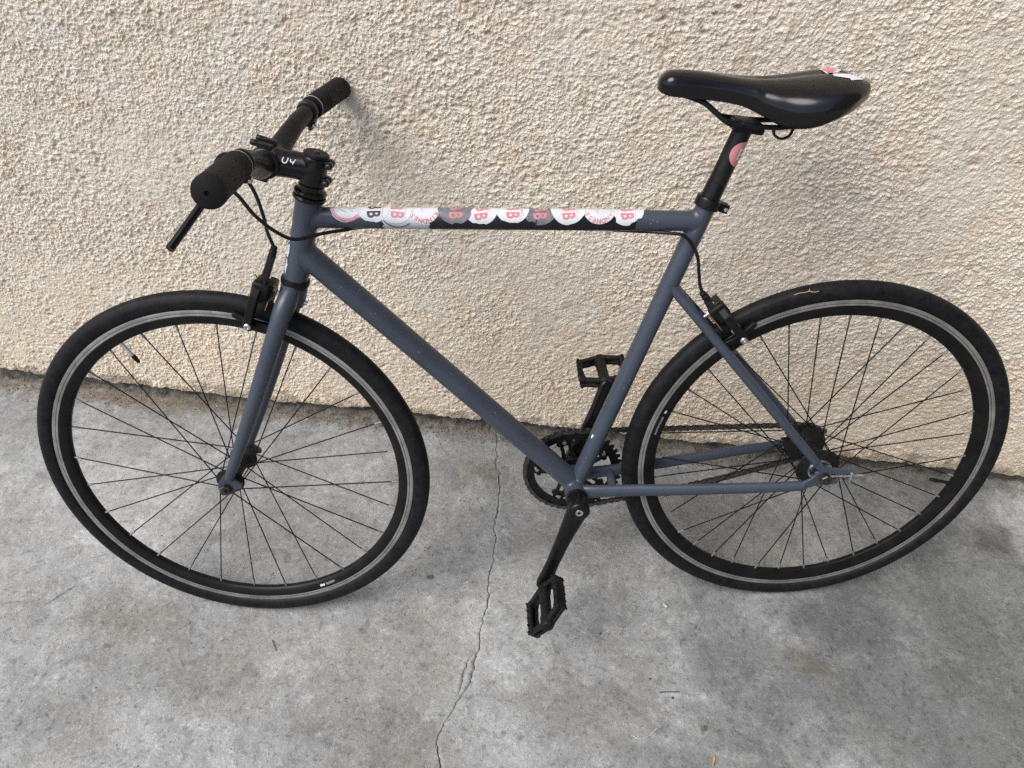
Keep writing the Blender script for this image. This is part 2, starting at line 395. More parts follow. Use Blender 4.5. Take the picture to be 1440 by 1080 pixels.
# ------------------------------------------------------------------ ground: concrete slab with a real crack
CRACK = [(0.04, -0.634), (-0.0358, -0.6259), (-0.0794, -0.6174), (-0.0968, -0.6164), (-0.1372, -0.6002), (-0.1813, -0.5919), (-0.2113, -0.5922), (-0.2788, -0.5944), (-0.3139, -0.5827), (-0.3667, -0.582), (-0.4091, -0.5826), (-0.4334, -0.5801), (-0.4726, -0.5752), (-0.5115, -0.5787), (-0.5485, -0.578), (-0.5773, -0.5785), (-0.6128, -0.5831), (-0.64, -0.5848), (-0.6615, -0.5966), (-0.6887, -0.6069), (-0.709, -0.617), (-0.7284, -0.6232), (-0.7455, -0.6158), (-0.7797, -0.6074), (-0.95, -0.622), (-1.2, -0.60), (-1.5, -0.63), (-2.2, -0.60)]
def build_ground():
    ys = spread(-1.25, 0.02, 0.0045, -60, 40, 1.3)
    cy = np.array([c[0] for c in CRACK])[::-1]; cx = np.array([c[1] for c in CRACK])[::-1]
    ax = np.interp(ys, cy, cx)
    zz = np.zeros_like(ys)
    ax = ax + (vnoise(ys, zz, 0.013, 5) - 0.5) * 0.007 + (vnoise(ys, zz, 0.005, 6) - 0.5) * 0.003
    inr = (ys < 0.02) & (ys > -2.0)
    wd = np.where(inr, 0.0007 + 0.0022 * vnoise(ys, zz, 0.03, 8), 0.0)
    wd = wd * np.clip((-0.02 - ys) / 0.12 + 0.35, 0.35, 1.15)
    dep = np.where(inr, 0.0075, 0.0)
    brt = np.clip((ys + 0.655) / 0.02, 0, 1) * np.clip((-0.565 - ys) / 0.02, 0, 1)      # short side crack that rejoins
    off = 0.0042 + 0.012 * np.sin(np.clip((ys + 0.655) / 0.09, 0, 1) * PI)
    wb = 0.0010 * brt; db = 0.005 * brt
    left = spread(-2.1, -0.66, 0.0055, -60, -0.66, 1.3)
    right = spread(-0.53, 0.95, 0.0055, -0.53, 60, 1.3)
    nl, nr = 12, 10
    cols = []; zadd = []
    Z = np.zeros_like(ys)
    for x in left: cols.append(np.full_like(ys, x)); zadd.append(Z)
    bx = ax - off
    for k in range(1, nl): cols.append(-0.66 + (bx - wb / 2 - 0.0004 + 0.66) * k / nl); zadd.append(Z)
    for o_, z_ in ((-wb / 2 - 0.0003, Z), (-wb * 0.2, -db), (wb * 0.2, -db), (wb / 2 + 0.0003, Z)): cols.append(bx + o_); zadd.append(z_)
    cols.append((bx + wb / 2 + ax - wd / 2) / 2); zadd.append(Z)
    for o_, z_ in ((-wd / 2 - 0.0003, Z), (-wd * 0.25, -dep), (wd * 0.25, -dep), (wd / 2 + 0.0003, Z)): cols.append(ax + o_); zadd.append(z_)
    r0 = ax + wd / 2 + 0.0006
    for k in range(1, nr): cols.append(r0 + (-0.53 - r0) * k / nr); zadd.append(Z)
    for x in right: cols.append(np.full_like(ys, x)); zadd.append(Z)
    Xg = np.stack(cols, 1); Yg = np.repeat(ys[:, None], Xg.shape[1], 1)
    near = np.clip(1.2 - np.hypot(Xg + 0.6, Yg + 0.5) / 2.6, 0, 1)
    h = (vnoise(Xg, Yg, 0.35, 21) - .5) * 0.0022 + (vnoise(Xg, Yg, 0.09, 22) - .5) * 0.0013 + (vnoise(Xg, Yg, 0.028, 23) - .5) * 0.0008 + (vnoise(Xg, Yg, 0.012, 24) - .5) * 0.0005
    pits = np.clip(vnoise(Xg, Yg, 0.02, 25) - 0.86, 0, 1) * 0.010
    Zg = (h - pits) * near - 0.0004 + np.stack(zadd, 1)
    # slab laid a touch higher on the right of the crack
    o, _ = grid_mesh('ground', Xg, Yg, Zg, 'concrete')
    return tag(o, kind='structure')
build_ground()

# ------------------------------------------------------------------ wall
SB = [(-7, .034), (-1.95, .046), (-1.84, .034), (-1.62, .032), (-1.31, .025), (-1.067, .029), (-.811, .034), (-.665, .033), (-.505, .032), (-.286, .030), (-.121, .029), (.072, .030), (.256, .029), (.512, .022), (.7, .024), (7, .03)]
def build_wall():
    xs = spread(-2.05, 0.72, 0.0019, -6.5, 2.4, 1.25)
    zs = spread(0.0, 1.06, 0.0019, 0.0, 3.4, 1.25)
    Xg, Sg = np.meshgrid(xs, zs)
    bot = np.interp(xs, [a for a, _ in SB], [b for _, b in SB])
    bot = bot + (vnoise(xs, xs * 0, 0.05, 31) - .5) * 0.010 + (vnoise(xs, xs * 0, 0.012, 32) - .5) * 0.006
    Zg = bot[None, :] + Sg * (1 - bot[None, :] / 3.4)
    wx = Xg + (vnoise(Xg, Zg, 0.017, 41) - .5) * 0.007; wz = Zg + (vnoise(Xg, Zg, 0.017, 42) - .5) * 0.007
    n2 = vnoise(wx, wz * 1.1, 0.0078, 44); n4 = vnoise(Xg, Zg, 0.05, 46); n5 = vnoise(Xg, Zg, 0.4, 47)
    h = 0.0012 * (n2 - .5) + 0.0018 * (n4 - .5) + 0.006 * (n5 - .5)
    # thrown grains and pits: random impulses spread by small round kernels
    rs = np.random.RandomState(11); shp = h.shape; st = 0.0019
    fy = np.fft.fftfreq(shp[0]); fx = np.fft.rfftfreq(shp[1])
    def grains(spacing, rad, amp, sx=1.0):
        n = int(shp[0] * shp[1] * (st / spacing) ** 2); im = np.zeros(shp)
        np.add.at(im, (rs.randint(0, shp[0], n), rs.randint(0, shp[1], n)), amp * rs.rand(n) ** 1.5)
        jj, ii = np.meshgrid((np.arange(shp[1]) + shp[1] // 2) % shp[1] - shp[1] // 2, (np.arange(shp[0]) + shp[0] // 2) % shp[0] - shp[0] // 2)
        kr = np.clip(1 - ((jj * st / sx) ** 2 + (ii * st) ** 2) / rad ** 2, 0, 1) ** 0.8
        return np.fft.irfft2(np.fft.rfft2(im) * np.fft.rfft2(kr), s=shp)
    g1 = grains(0.0034, 0.0023, 0.0016); g2 = grains(0.0085, 0.0048, 0.0010, 1.2); g3 = grains(0.0165, 0.0046, 0.0044, 1.4); g4 = grains(0.0078, 0.0028, 0.0024)
    rough = 0.55 + 0.75 * np.clip((vnoise(Xg, Zg, 0.16, 71) - .25) * 1.6, 0, 1)            # some areas thrown rougher than others
    pitty = np.clip((vnoise(Xg, Zg, 0.11, 72) - .3) * 2.0, 0.15, 1)
    h = h + rough * ((g1 - g1.mean()) + (g2 - g2.mean()) - (g4 - g4.mean()) * 0.9) - 1.15 * pitty * (g3 - g3.mean())
    h = h + 0.0008 * rough * (rs.rand(*shp) - .5)
    Yg = -0.004 - h
    # lower edge of the render rolls back towards the plinth
    e = np.clip(1 - Sg / 0.010, 0, 1)
    lip = np.clip(1 - Sg / 0.05, 0, 1)
    Yg = Yg - lip * lip * 0.005 + e * e * 0.021
    o, _ = grid_mesh('stucco_wall', Xg, Yg, Zg, 'stucco', smooth=False)
    tag(o, 'beige rough sprayed stucco house wall behind the bicycle', 'wall')
    # cement strip under the render, set back, uneven
    xs2 = spread(-2.15, 0.95, 0.006, -6.5, 2.4, 1.3); zs2 = np.arange(0, 0.066, 0.005) - 0.012
    X2, Z2 = np.meshgrid(xs2, zs2)
    Y2 = 0.009 - 0.010 * (vnoise(X2, Z2, 0.035, 51) - .5) - 0.006 * (vnoise(X2, Z2, 0.012, 52) - .5)
    pl, _ = grid_mesh('plinth', X2, Y2, Z2, 'plinth'); pl.parent = o
    # solid body of the wall behind the render
    MB().box((-2.05, 0.13, 1.69), 8.8, 0.22, 3.42).obj('wall_core', 'plain_render', o, smooth=False)
    # crumbling fillet of mortar along the foot
    toe = [(-7, -.004), (-1.93, -.010), (-1.855, -.006), (-1.635, -.010), (-1.315, -.014), (-1.071, -.013), (-.9, -.020), (-.812, -.020), (-.665, -.018), (-.504, -.010), (-.36, -.016), (-.282, -.036), (-.19, -.026), (-.116, -.014), (.081, -.004), (.266, -.004), (.524, -.002), (.7, -.003), (7, -.004)]
    ts = np.linspace(0, 1, 8); xs3 = spread(-2.15, 0.95, 0.005, -6.5, 2.4, 1.3)
    X3, T3 = np.meshgrid(xs3, ts)
    ty = np.interp(xs3, [a for a, _ in toe], [b for _, b in toe]) + (vnoise(xs3, xs3 * 0, 0.022, 61) - .5) * 0.011 + (vnoise(xs3, xs3 * 0, 0.007, 62) - .5) * 0.005
    tz = 0.010 + 0.016 * vnoise(xs3, xs3 * 0, 0.05, 63) + np.interp(xs3, [-2, -1.5, -.7, -.3, -.05, .4], [.0, .0, .006, .0, -.002, -.006])
    Y3 = ty[None, :] * (1 - T3) + 0.012 * T3
    Z3 = -0.004 + (T3 ** 1.3) * tz[None, :] + (vnoise(X3, T3 * 0.03, 0.010, 64) - .5) * 0.006 * np.sin(T3 * PI) + (vnoise(X3, T3 * 0.03, 0.03, 65) - .5) * 0.008 * np.sin(T3 * PI)
    mo, _ = grid_mesh('mortar_fillet', X3, Y3, Z3, 'mortar'); mo.parent = o
    return o
build_wall()

# ------------------------------------------------------------------ added, unseen building that shades the right-hand side of the yard
blk_ = MB().box((2.30, -2.1, 2.3), 2.4, 4.6, 4.6).obj('unseen_shade_block', 'plain_render', None, smooth=False)
tag(blk_, 'added unseen grey block that shades the yard from the right', 'shade_block')

# ================================================================== bicycle
# bike space: x along the frame towards the rear, y away from the camera, z up in the plane of the frame
bike = empty('bicycle')
tag(bike, 'blue grey single speed bicycle with black wheels leaning against the stucco wall', 'bicycle')
bike.matrix_world = Matrix(((0.985426, -0.166010, -0.037108, 0), (0.170107, 0.961693, 0.214964, -0.35114), (0, -0.218143, 0.975917, 0.0005), (0, 0, 0, 1)))
RW = 0.340                                   # wheel radius with tyre
HUB_R = V((0, 0, RW))
# steering axis
SB0 = V((-0.975912, 0, 0.326637)); SA = V((0.296949, 0, 0.954893)); SF = V((-0.954893, 0, 0.296949))
Q = Matrix(((0.997863, 0.065334, 0.000664), (-0.065334, 0.997657, 0.020317), (0.000664, -0.020317, 0.999793)))
def S(s, f, w): return SB0 + Q @ (SA * s + SF * f + V((0, w, 0)))
sA, sF, sW = Q @ SA, Q @ SF, Q @ V((0, 1, 0))
HUB_F = S(0, 0.045, 0)
BB = V((-0.4212, 0, 0.2855))
EY = V((0, 1, 0)); EX = V((1, 0, 0)); EZ = V((0, 0, 1))

# ---------------- frame tubes with filleted welds
def joint_tube(p0, p1, r, c0=None, c1=None, seg=28, fil=0.006):
    """tube from p0 to p1; c0/c1 = (axis point, axis dir, radius) of the tube it is welded to at that end"""
    p0, p1 = V(p0), V(p1); d = (p1 - p0).normalized(); Ltot = (p1 - p0).length
    a = EY - d * EY.dot(d); a.normalize(); b = d.cross(a); rings = []
    def hit(o, cyl, end):
        q, ad, R = V(cyl[0]), V(cyl[1]).normalized(), cyl[2]
        m = (o - q) - ad * (o - q).dot(ad); n = d - ad * d.dot(ad)
        A = n.dot(n); B = 2 * m.dot(n); Cc = m.dot(m) - R * R; D = max(B * B - 4 * A * Cc, 0)
        t1, t2 = (-B - math.sqrt(D)) / (2 * A), (-B + math.sqrt(D)) / (2 * A)
        return t2 if end == 0 else t1
    def skin(X, cyl, nk):
        q, ad, R = V(cyl[0]), V(cyl[1]).normalized(), cyl[2]
        m = (X - q) - ad * (X - q).dot(ad); nn = m.normalized()
        t = nk - nn * nk.dot(nn)
        if t.length < 1e-4: t = nk
        Y = X + t.normalized() * fil
        m = (Y - q) - ad * (Y - q).dot(ad)
        return q + ad * (Y - q).dot(ad) + m.normalized() * (R - 0.0003)
    cols = []
    for k in range(seg):
        w = 2 * PI * k / seg; nk = a * math.cos(w) + b * math.sin(w); o = p0 + nk * r; col = []
        t0 = hit(o, c0, 0) if c0 else 0.0; t1 = hit(o, c1, 1) if c1 else Ltot
        if c0:
            X = o + d * t0; A_ = o + d * (t0 + fil); Y = skin(X, c0, nk)
            for u in (0, .2, .4, .6, .8): col.append(Y * (1 - u) ** 2 + X * 2 * u * (1 - u) + A_ * u * u)
            col.append(A_)
        else: col.append(o)
        lo = t0 + (fil if c0 else 0); hi = t1 - (fil if c1 else 0)
        for u in (.25, .5, .75): col.append(o + d * (lo + (hi - lo) * u))
        if c1:
            X = o + d * t1; A_ = o + d * (t1 - fil); Y = skin(X, c1, nk); col.append(A_)
            for u in (.2, .4, .6, .8, 1.0): col.append(A_ * (1 - u) ** 2 + X * 2 * u * (1 - u) + Y * u * u)
        else: col.append(o + d * t1)
        cols.append(col)
    n = len(cols[0]); v = [cols[k][i] for i in range(n) for k in range(seg)]
    f = [(i * seg + k, i * seg + (k + 1) % seg, (i + 1) * seg + (k + 1) % seg, (i + 1) * seg + k) for i in range(n - 1) for k in range(seg)]
    if not c0: f.append(tuple(range(seg)))
    if not c1: f.append(tuple((n - 1) * seg + k for k in range(seg)))
    return v, f

HT0, HT1 = SB0 + SA * 0.394, SB0 + SA * 0.5205
head = (HT0, SA, 0.0187)
ST_DIR = V((0.1561, 0, 0.4674)).normalized()
st_top = BB + ST_DIR * 0.553
seat_c = (BB, ST_DIR, 0.0146)
bb_c = (BB, EY, 0.0205)
TT0 = V((-0.8225, 0, 0.7963)); TT1 = V((-0.2545, 0, 0.7806)); TT_R = 0.0152
DT0 = V((-0.8365, 0, 0.7385)); DT1 = V((-0.4250, 0, 0.2945)); DT_R = 0.0188

MB().lathe([(0.0166, -0.0005), (0.0187, 0.0), (0.0187, 0.1265), (0.0166, 0.127)], HT0, SA, 32).obj('head_tube', 'paint', bike)
head_tube = bpy.data.objects['head_tube']
v, f = joint_tube(TT0, TT1, TT_R, head, seat_c); top_tube = mesh_obj('top_tube', v, f, 'paint', bike)
v, f = joint_tube(DT0, DT1, DT_R, head, bb_c, fil=0.007); down_tube = mesh_obj('down_tube', v, f, 'paint', bike)
v, f = joint_tube(BB, st_top, 0.0146, bb_c, None, fil=0.007); seat_tube = mesh_obj('seat_tube', v, f, 'paint', bike)
MB().lathe([(0.0172, -0.034), (0.0205, -0.0335), (0.0205, 0.0335), (0.0172, 0.034)], BB, EY, 36).obj('bottom_bracket_shell', 'paint', bike)
# paint chips that show an older pale coat
def chip(name, parent, q, ad, R, s0, a0, ls, la, seed):
    """irregular flake on a tube: s0 along the axis, a0 angle from the camera side (-y) towards the top"""
    ad = V(ad).normalized(); n0 = (-EY - ad * (-EY).dot(ad)).normalized(); n1 = n0.cross(ad)
    if n1.z < 0 and abs(ad.z) < 0.9: n1 = -n1
    r = random.Random(seed); v = []; ring = 14
    def P(s, a): return V(q) + ad * s + (n0 * math.cos(a) + n1 * math.sin(a)) * (R + 0.00025)
    v.append(P(s0, a0))
    for k in range(ring):
        w = 2 * PI * k / ring; m = r.uniform(0.6, 1.15); v.append(P(s0 + math.cos(w) * ls * m, a0 + math.sin(w) * la * m / R))
    return mesh_obj(name, v, [(0, 1 + k, 1 + (k + 1) % ring) for k in range(ring)], 'chip', parent)
for i, (s0, a0, ls, la) in enumerate([(0.020, 0.95, .013, .0035), (0.046, 1.0, .013, .0035), (0.064, 1.05, .008, .0025), (0.085, 1.15, .009, .002)]):
    chip('paint_chip', head_tube, HT0, SA, 0.0187, s0, a0, ls, la, 40 + i)
chip('paint_chip', seat_tube, BB, ST_DIR, 0.0146, 0.116, 1.0, .0055, .0022, 50)

# little rubs and nicks in the paint
def nick(parent, q, ad, R, s0, a0, ls, la, seed):
    o = chip('paint_chip', parent, q, ad, R, s0, a0, ls, la, seed); o.data.materials[0] = M['bare']
rn = random.Random(12)
dt_ax = DT1 - DT0; tt_ax0 = TT1 - TT0
for k in range(9): nick(down_tube, DT0, dt_ax, DT_R, rn.uniform(.06, .54), rn.uniform(-.3, 1.2), rn.uniform(.0008, .003), rn.uniform(.0004, .0010), 200 + k)
for k in range(7): nick(seat_tube, BB, ST_DIR, 0.0146, rn.uniform(.06, .52), rn.uniform(-.9, .9), rn.uniform(.0008, .0025), rn.uniform(.0004, .0010), 230 + k)
for k in range(3): nick(top_tube, TT0, tt_ax0, TT_R, rn.uniform(.49, .54), rn.uniform(-.3, 1.0), rn.uniform(.0008, .002), rn.uniform(.0004, .0009), 250 + k)
for k in range(3): nick(head_tube, HT0, SA, 0.0187, rn.uniform(.02, .11), rn.uniform(-.8, .6), rn.uniform(.0008, .002), rn.uniform(.0004, .0009), 260 + k)

# stays
def stay_tube(name, pts, rads, up):
    mb = MB().tube(smooth_path(pts, 8), [tuple(x) for x in rads], 20, up=up); return mb
def lerp_r(n, r0, r1): return [(r0[0] + (r1[0] - r0[0]) * i / (n - 1), r0[1] + (r1[1] - r0[1]) * i / (n - 1)) for i in range(n)]
stay_objs = {}
for sgn in (-1, 1):
    pts = smooth_path([(-0.2940, sgn * 0.0035, 0.6870), (-0.2760, sgn * 0.0095, 0.6665), (-0.245, sgn * 0.0205, 0.6315), (-0.1716, sgn * 0.041, 0.5472), (-0.085, sgn * 0.054, 0.447), (-0.0215, sgn * 0.060, 0.3735)], 8)
    o = MB().tube(pts, lerp_r(len(pts), (0.0088, 0.0088), (0.0075, 0.0075)), 20).obj('seat_stay', 'paint', bike)
    stay_objs[('s', sgn)] = o
    pts = smooth_path([(-0.415, sgn * 0.022, 0.2875), (-0.3941, sgn * 0.026, 0.2915), (-0.330, sgn * 0.031, 0.2965), (-0.2356, sgn * 0.041, 0.3032), (-0.11, sgn * 0.054, 0.314), (-0.0313, sgn * 0.060, 0.3210)], 8)
    n = len(pts); rr = [(0.0145 - 0.0055 * i / (n - 1) - 0.0008 * math.exp(-((i / n - .33) / .08) ** 2), 0.0088 - 0.0012 * i / (n - 1)) for i in range(n)]
    o = MB().tube(pts, rr, 20, up=(0, 0, 1)).obj('chain_stay', 'paint', bike)
    stay_objs[('c', sgn)] = o
    # track end plate with its triangular window and open slot
    d = MB(); y = sgn * 0.0605
    d.bar([(-0.024, 0.3765), (-0.008, 0.3580), (0.008, 0.3535), (0.046, 0.3492)], [0.0145, 0.0125, 0.0105, 0.0085], 0.0058, (0, y, 0), EX, EZ, EY)
    d.bar([(-0.034, 0.3215), (-0.020, 0.3335), (-0.006, 0.3525)], [0.0135, 0.009, 0.0085], 0.0052, (0, y, 0), EX, EZ, EY)
    d.bar([(-0.034, 0.3205), (-0.012, 0.3270), (0.022, 0.3300)], [0.0135, 0.0095, 0.0085], 0.0047, (0, y, 0), EX, EZ, EY)
    d.bar([(-0.012, 0.347), (-0.010, 0.330)], [0.012, 0.012], 0.0043, (0, y, 0), EX, EZ, EY)
    d.obj('dropout', 'paint', bike, bevel=0.0008)
# bridges between the stays
MB().tube([(-0.2330, -0.024, 0.6175), (-0.2330, 0.024, 0.6175)], 0.0065, 16).obj('brake_bridge', 'paint', bike)
cb = MB().tube([(-0.3560, -0.028, 0.2955), (-0.3560, 0.028, 0.2955)], 0.0075, 16)
cb.obj('chain_stay_bridge', 'paint', bike)

# ---------------- fork
# crown and steerer base
cr = MB().lathe([(0.0165, 0.0), (0.0200, -0.004), (0.0205, -0.020), (0.0185, -0.034), (0.012, -0.040)], S(0.384, 0, 0), sA, 28)
cr.obj('fork_crown', 'paint', bike)
for sgn in (-1, 1):
    pts = smooth_path([S(0.379, 0.000, sgn * 0.010), S(0.370, 0.001, sgn * 0.020), S(0.352, 0.0035, sgn * 0.0315), S(0.320, 0.007, sgn * 0.0385), S(0.191, 0.0215, sgn * 0.0455), S(0.09, 0.034, sgn * 0.0485), S(0.020, 0.0435, sgn * 0.0505)], 8)
    n = len(pts); rr = [0.0125 + 0.0030 * min(1, i / 12) - 0.0072 * max(0, (i / (n - 1) - 0.35) / 0.65) for i in range(n)]
    bl = MB().tube(pts, rr, 22).obj('fork_blade', 'paint', bike)
    e = MB().prism([(-0.009, 0.022), (0.010, 0.020), (0.024, 0.014), (0.026, 0.007), (0.017, 0.002), (0.014, -0.010), (0.006, -0.0115), (0.0048, -0.001), (-0.0048, -0.001), (-0.006, -0.0115), (-0.013, -0.008), (-0.0145, 0.004)], S(0, 0.045, sgn * 0.0515), -sF, sA, sW, 0.0055)
    e.obj('fork_dropout', 'paint', bl, bevel=0.0007)
# headset
hs = MB().lathe([(0.0190, 0.0), (0.0232, 0.0015), (0.0240, 0.004), (0.0228, 0.0070), (0.0190, 0.0078)], S(0.5200, 0, 0), sA, 36)
hs.lathe([(0.0190, 0.0), (0.0225, 0.0015), (0.0232, 0.0040), (0.0222, 0.0065), (0.0175, 0.0085)], S(0.5280, 0, 0), sA, 36)
hs.obj('headset_cup', 'gloss_black', bike)
MB().lathe([(0.0165, 0), (0.0182, 0.0006), (0.0182, 0.0075), (0.0165, 0.008)], S(0.5352, 0, 0), sA, 32).obj('headset_spacer', 'gloss_black', bike)
MB().lathe([(0.0185, 0.0), (0.0212, 0.001), (0.0218, 0.005), (0.0212, 0.0095), (0.0188, 0.0105)], S(0.3838, 0, 0), sA, 36).obj('headset_cup', 'black_plastic', bike)

# ---------------- stem
BAR_S, BAR_F = 0.558, 0.0630
stem = MB()
stem.lathe([(0.0165, -0.0225), (0.0178, -0.0215), (0.0182, 0.0), (0.0187, 0.0155), (0.0175, 0.0180)], S(0.5660, 0, 0), sA, 32)
pts = [S(0.5645, 0.004, 0), S(0.5635, 0.020, 0), S(0.5615, 0.035, 0), S(0.5595, 0.0535, 0)]
stem.tube(pts, [(0.0205, 0.0180), (0.0192, 0.0175), (0.0190, 0.0178), (0.0205, 0.0200)], 28, up=sA)
stem.lathe([(0.0190, -0.0215), (0.0212, -0.0200), (0.0212, 0.0200), (0.0190, 0.0215)], S(BAR_S, BAR_F, 0), sW, 32)
# clamp ears at the rear of the steerer clamp
for ds in (-0.013, 0.012):
    for w in (-0.0065, 0.0065):
        stem.lathe([(0.0045, -0.0045), (0.0056, -0.0038), (0.0056, 0.0038), (0.0045, 0.0045)], S(0.566 + ds, -0.0205, w), sW, 16)
        stem.box(S(0.566 + ds, -0.0165, w), 0.010, 0.0085, 0.0105, sF, sW, sA)
stem = stem.obj('stem', 'gloss_black', bike, bevel=0.0006)
fp = MB()
for w in (-0.0125, 0.0125):
    for up in (1, -1):
        fp.box(S(BAR_S + up * 0.0225, BAR_F + 0.004, w), 0.020, 0.0092, 0.0075, sF, sW, sA)
        fp.lathe([(0.0037, 0), (0.0043, 0.0012), (0.0043, 0.0105), (0.0036, 0.0115)], S(BAR_S + up * 0.0230, BAR_F + 0.0125, w), sF, 12)
fp.lathe([(0.0195, -0.0195), (0.0214, -0.0185), (0.0214, 0.0185), (0.0195, 0.0195)], S(BAR_S, BAR_F + 0.0015, 0), sW, 32)
fp.obj('face_plate', 'black_metal', stem, bevel=0.0008)
tcap = MB().lathe([(0.0155, 0.0), (0.0180, 0.0008), (0.0180, 0.0040), (0.0165, 0.0054), (0.006, 0.0060)], S(0.5838, 0, 0), sA, 32).obj('top_cap', 'black_plastic', stem)
MB().lathe([(0.0028, 0.0055), (0.0046, 0.0060), (0.0046, 0.0073), (0.0028, 0.0078)], S(0.5838, 0, 0), sA, 14).obj('bolt', 'dark_steel', stem)
for ds in (-0.013, 0.012):
    MB().lathe([(0.0020, 0.0), (0.0036, 0.0006), (0.0036, 0.0022), (0.0018, 0.0030), (0.0018, 0.0015)], S(0.566 + ds, -0.0205, -0.0112), -sW, 12).obj('bolt', 'dark_steel', stem)
# white hand mark on the near side of the stem: "U4"
def stem_pt(f, h):
    r = 0.0186; a = h / r
    c = 0.5632 - (f - 0.02) * 0.11
    return S(c, f, 0) + (sA * math.sin(a) - sW * math.cos(a)) * (r + 0.0004)
mk = MB()
for st in ([(0.0400, 0.0135), (0.0403, 0.0085), (0.0377, 0.0062), (0.0347, 0.0068), (0.0335, 0.0105), (0.0335, 0.0138)],
           [(0.0297, 0.0128), (0.0293, 0.0098), (0.0265, 0.0088), (0.0240, 0.0100)], [(0.0230, 0.0132), (0.0245, 0.0100), (0.0257, 0.0062)]):
    mk.tube(smooth_path([stem_pt(f_, h_) for f_, h_ in st], 5), 0.0010, 6)
mk.obj('white_mark', 'white', stem)

# ---------------- handlebar, grips, levers
bar_pts = [(.612, .040, .299), (.606, .047, .23), (.6005, .0535, .165), (.5950, .0560, .13), (.5835, .0595, .095), (.5680, .0625, .062), (.558, .0630, .032)]
full = [S(s, f_, -w) for s, f_, w in bar_pts] + [S(s, f_, w) for s, f_, w in bar_pts[::-1]]
hp = smooth_path(full, 7); nb = len(hp)
def bar_r(i):
    w = abs((hp[i] - S(BAR_S, BAR_F, 0)).dot(sW)); return 0.0124 + 0.0036 * max(0, min(1, (0.125 - w) / 0.075))
MB().tube(hp, [bar_r(i) for i in range(nb)], 24).obj('handlebar', 'black_metal', bike)
def on_bar(w):
    """centre and outward direction of the bar at lateral position w"""
    k = min(range(nb - 1), key=lambda i: abs((hp[i] - SB0).dot(sW) - w)); k2 = k + 1
    d = (hp[k2] - hp[max(k - 1, 0)]).normalized(); d = d if w > 0 else -d
    w0 = (hp[k] - SB0).dot(sW); return hp[k] + d * (abs(w) - abs(w0)), d
for sgn in (-1, 1):
    c, d = on_bar(sgn * 0.168)
    e, d = S(.612, .040, sgn * .299), (S(.612, .040, sgn * .299) - c).normalized(); Lg = (e - c).length
    pr = [(0.0125, 0.0), (0.0172, 0.0008), (0.0178, 0.004)]
    h = 0.006
    while h < 0.040:                                   # ribbed inner end
        pr += [(0.0180, h), (0.0180, h + 0.0045), (0.0169, h + 0.0050), (0.0169, h + 0.0062)]; h += 0.0070
    pr += [(0.0184, h), (0.0181, Lg * 0.55), (0.0182, Lg * 0.8), (0.0186, Lg - 0.012), (0.0186, Lg - 0.004), (0.0172, Lg + 0.001), (0.010, Lg + 0.0035), (0.003, Lg + 0.0040), (0.0026, Lg + 0.0010)]
    gp = MB().lathe(pr, c, d, 36).obj('grip', 'grip', bike)
    MB().lathe([(0.0171, 0), (0.0179, 0.0003), (0.0179, 0.0011), (0.0171, 0.0014)], c + d * 0.0012, d, 36).obj('grip_ring', 'dull_silver', gp)
    # brake lever
    lc, ld = on_bar(sgn * 0.150)
    fwd = (sF - ld * sF.dot(ld)).normalized(); dn = ld.cross(fwd); dn = dn if dn.z < 0 else -dn
    lv = MB()
    lv.lathe([(0.0118, -0.0065), (0.0162, -0.006), (0.0162, 0.006), (0.0118, 0.0065)], lc, ld, 28)
    ctr = lc + fwd * 0.012 + dn * 0.020
    lv.box(ctr, 0.024, 0.030, 0.018, fwd, ld, dn)
    lv.box(lc + dn * 0.016 - fwd * 0.005, 0.012, 0.012, 0.014, fwd, ld, dn)
    lv = lv.obj('brake_lever', 'black_metal', bike, bevel=0.002)
    MB().lathe([(0.0030, 0), (0.0044, 0.0008), (0.0044, 0.004), (0.0026, 0.0055)], lc + dn * 0.0175 - fwd * 0.011, -fwd, 14).obj('bolt', 'silver', lv)
    bl = [S(.575, .074, sgn * .158), S(.5795, .0720, sgn * .185), S(.5790, .0665, sgn * .215), S(.5720, .0640, sgn * .248), S(.5530, .0695, sgn * .274), S(.5345, .0760, sgn * .294)]
    bp_ = smooth_path(bl, 6); n = len(bp_)
    MB().tube(bp_, [(0.0046, 0.0072 + 0.0016 * (i / n) ** 2) for i in range(n)], 16, up=(sF + sA * 0.4)).obj('lever_blade', 'black_plastic', lv)
    MB().tube([lc + fwd * 0.018 + dn * 0.022 - ld * 0.008, lc + fwd * 0.018 + dn * 0.022 - ld * 0.028], [0.0048, 0.0042], 14).obj('barrel_adjuster', 'dark_steel' if sgn > 0 else 'black_metal', lv)

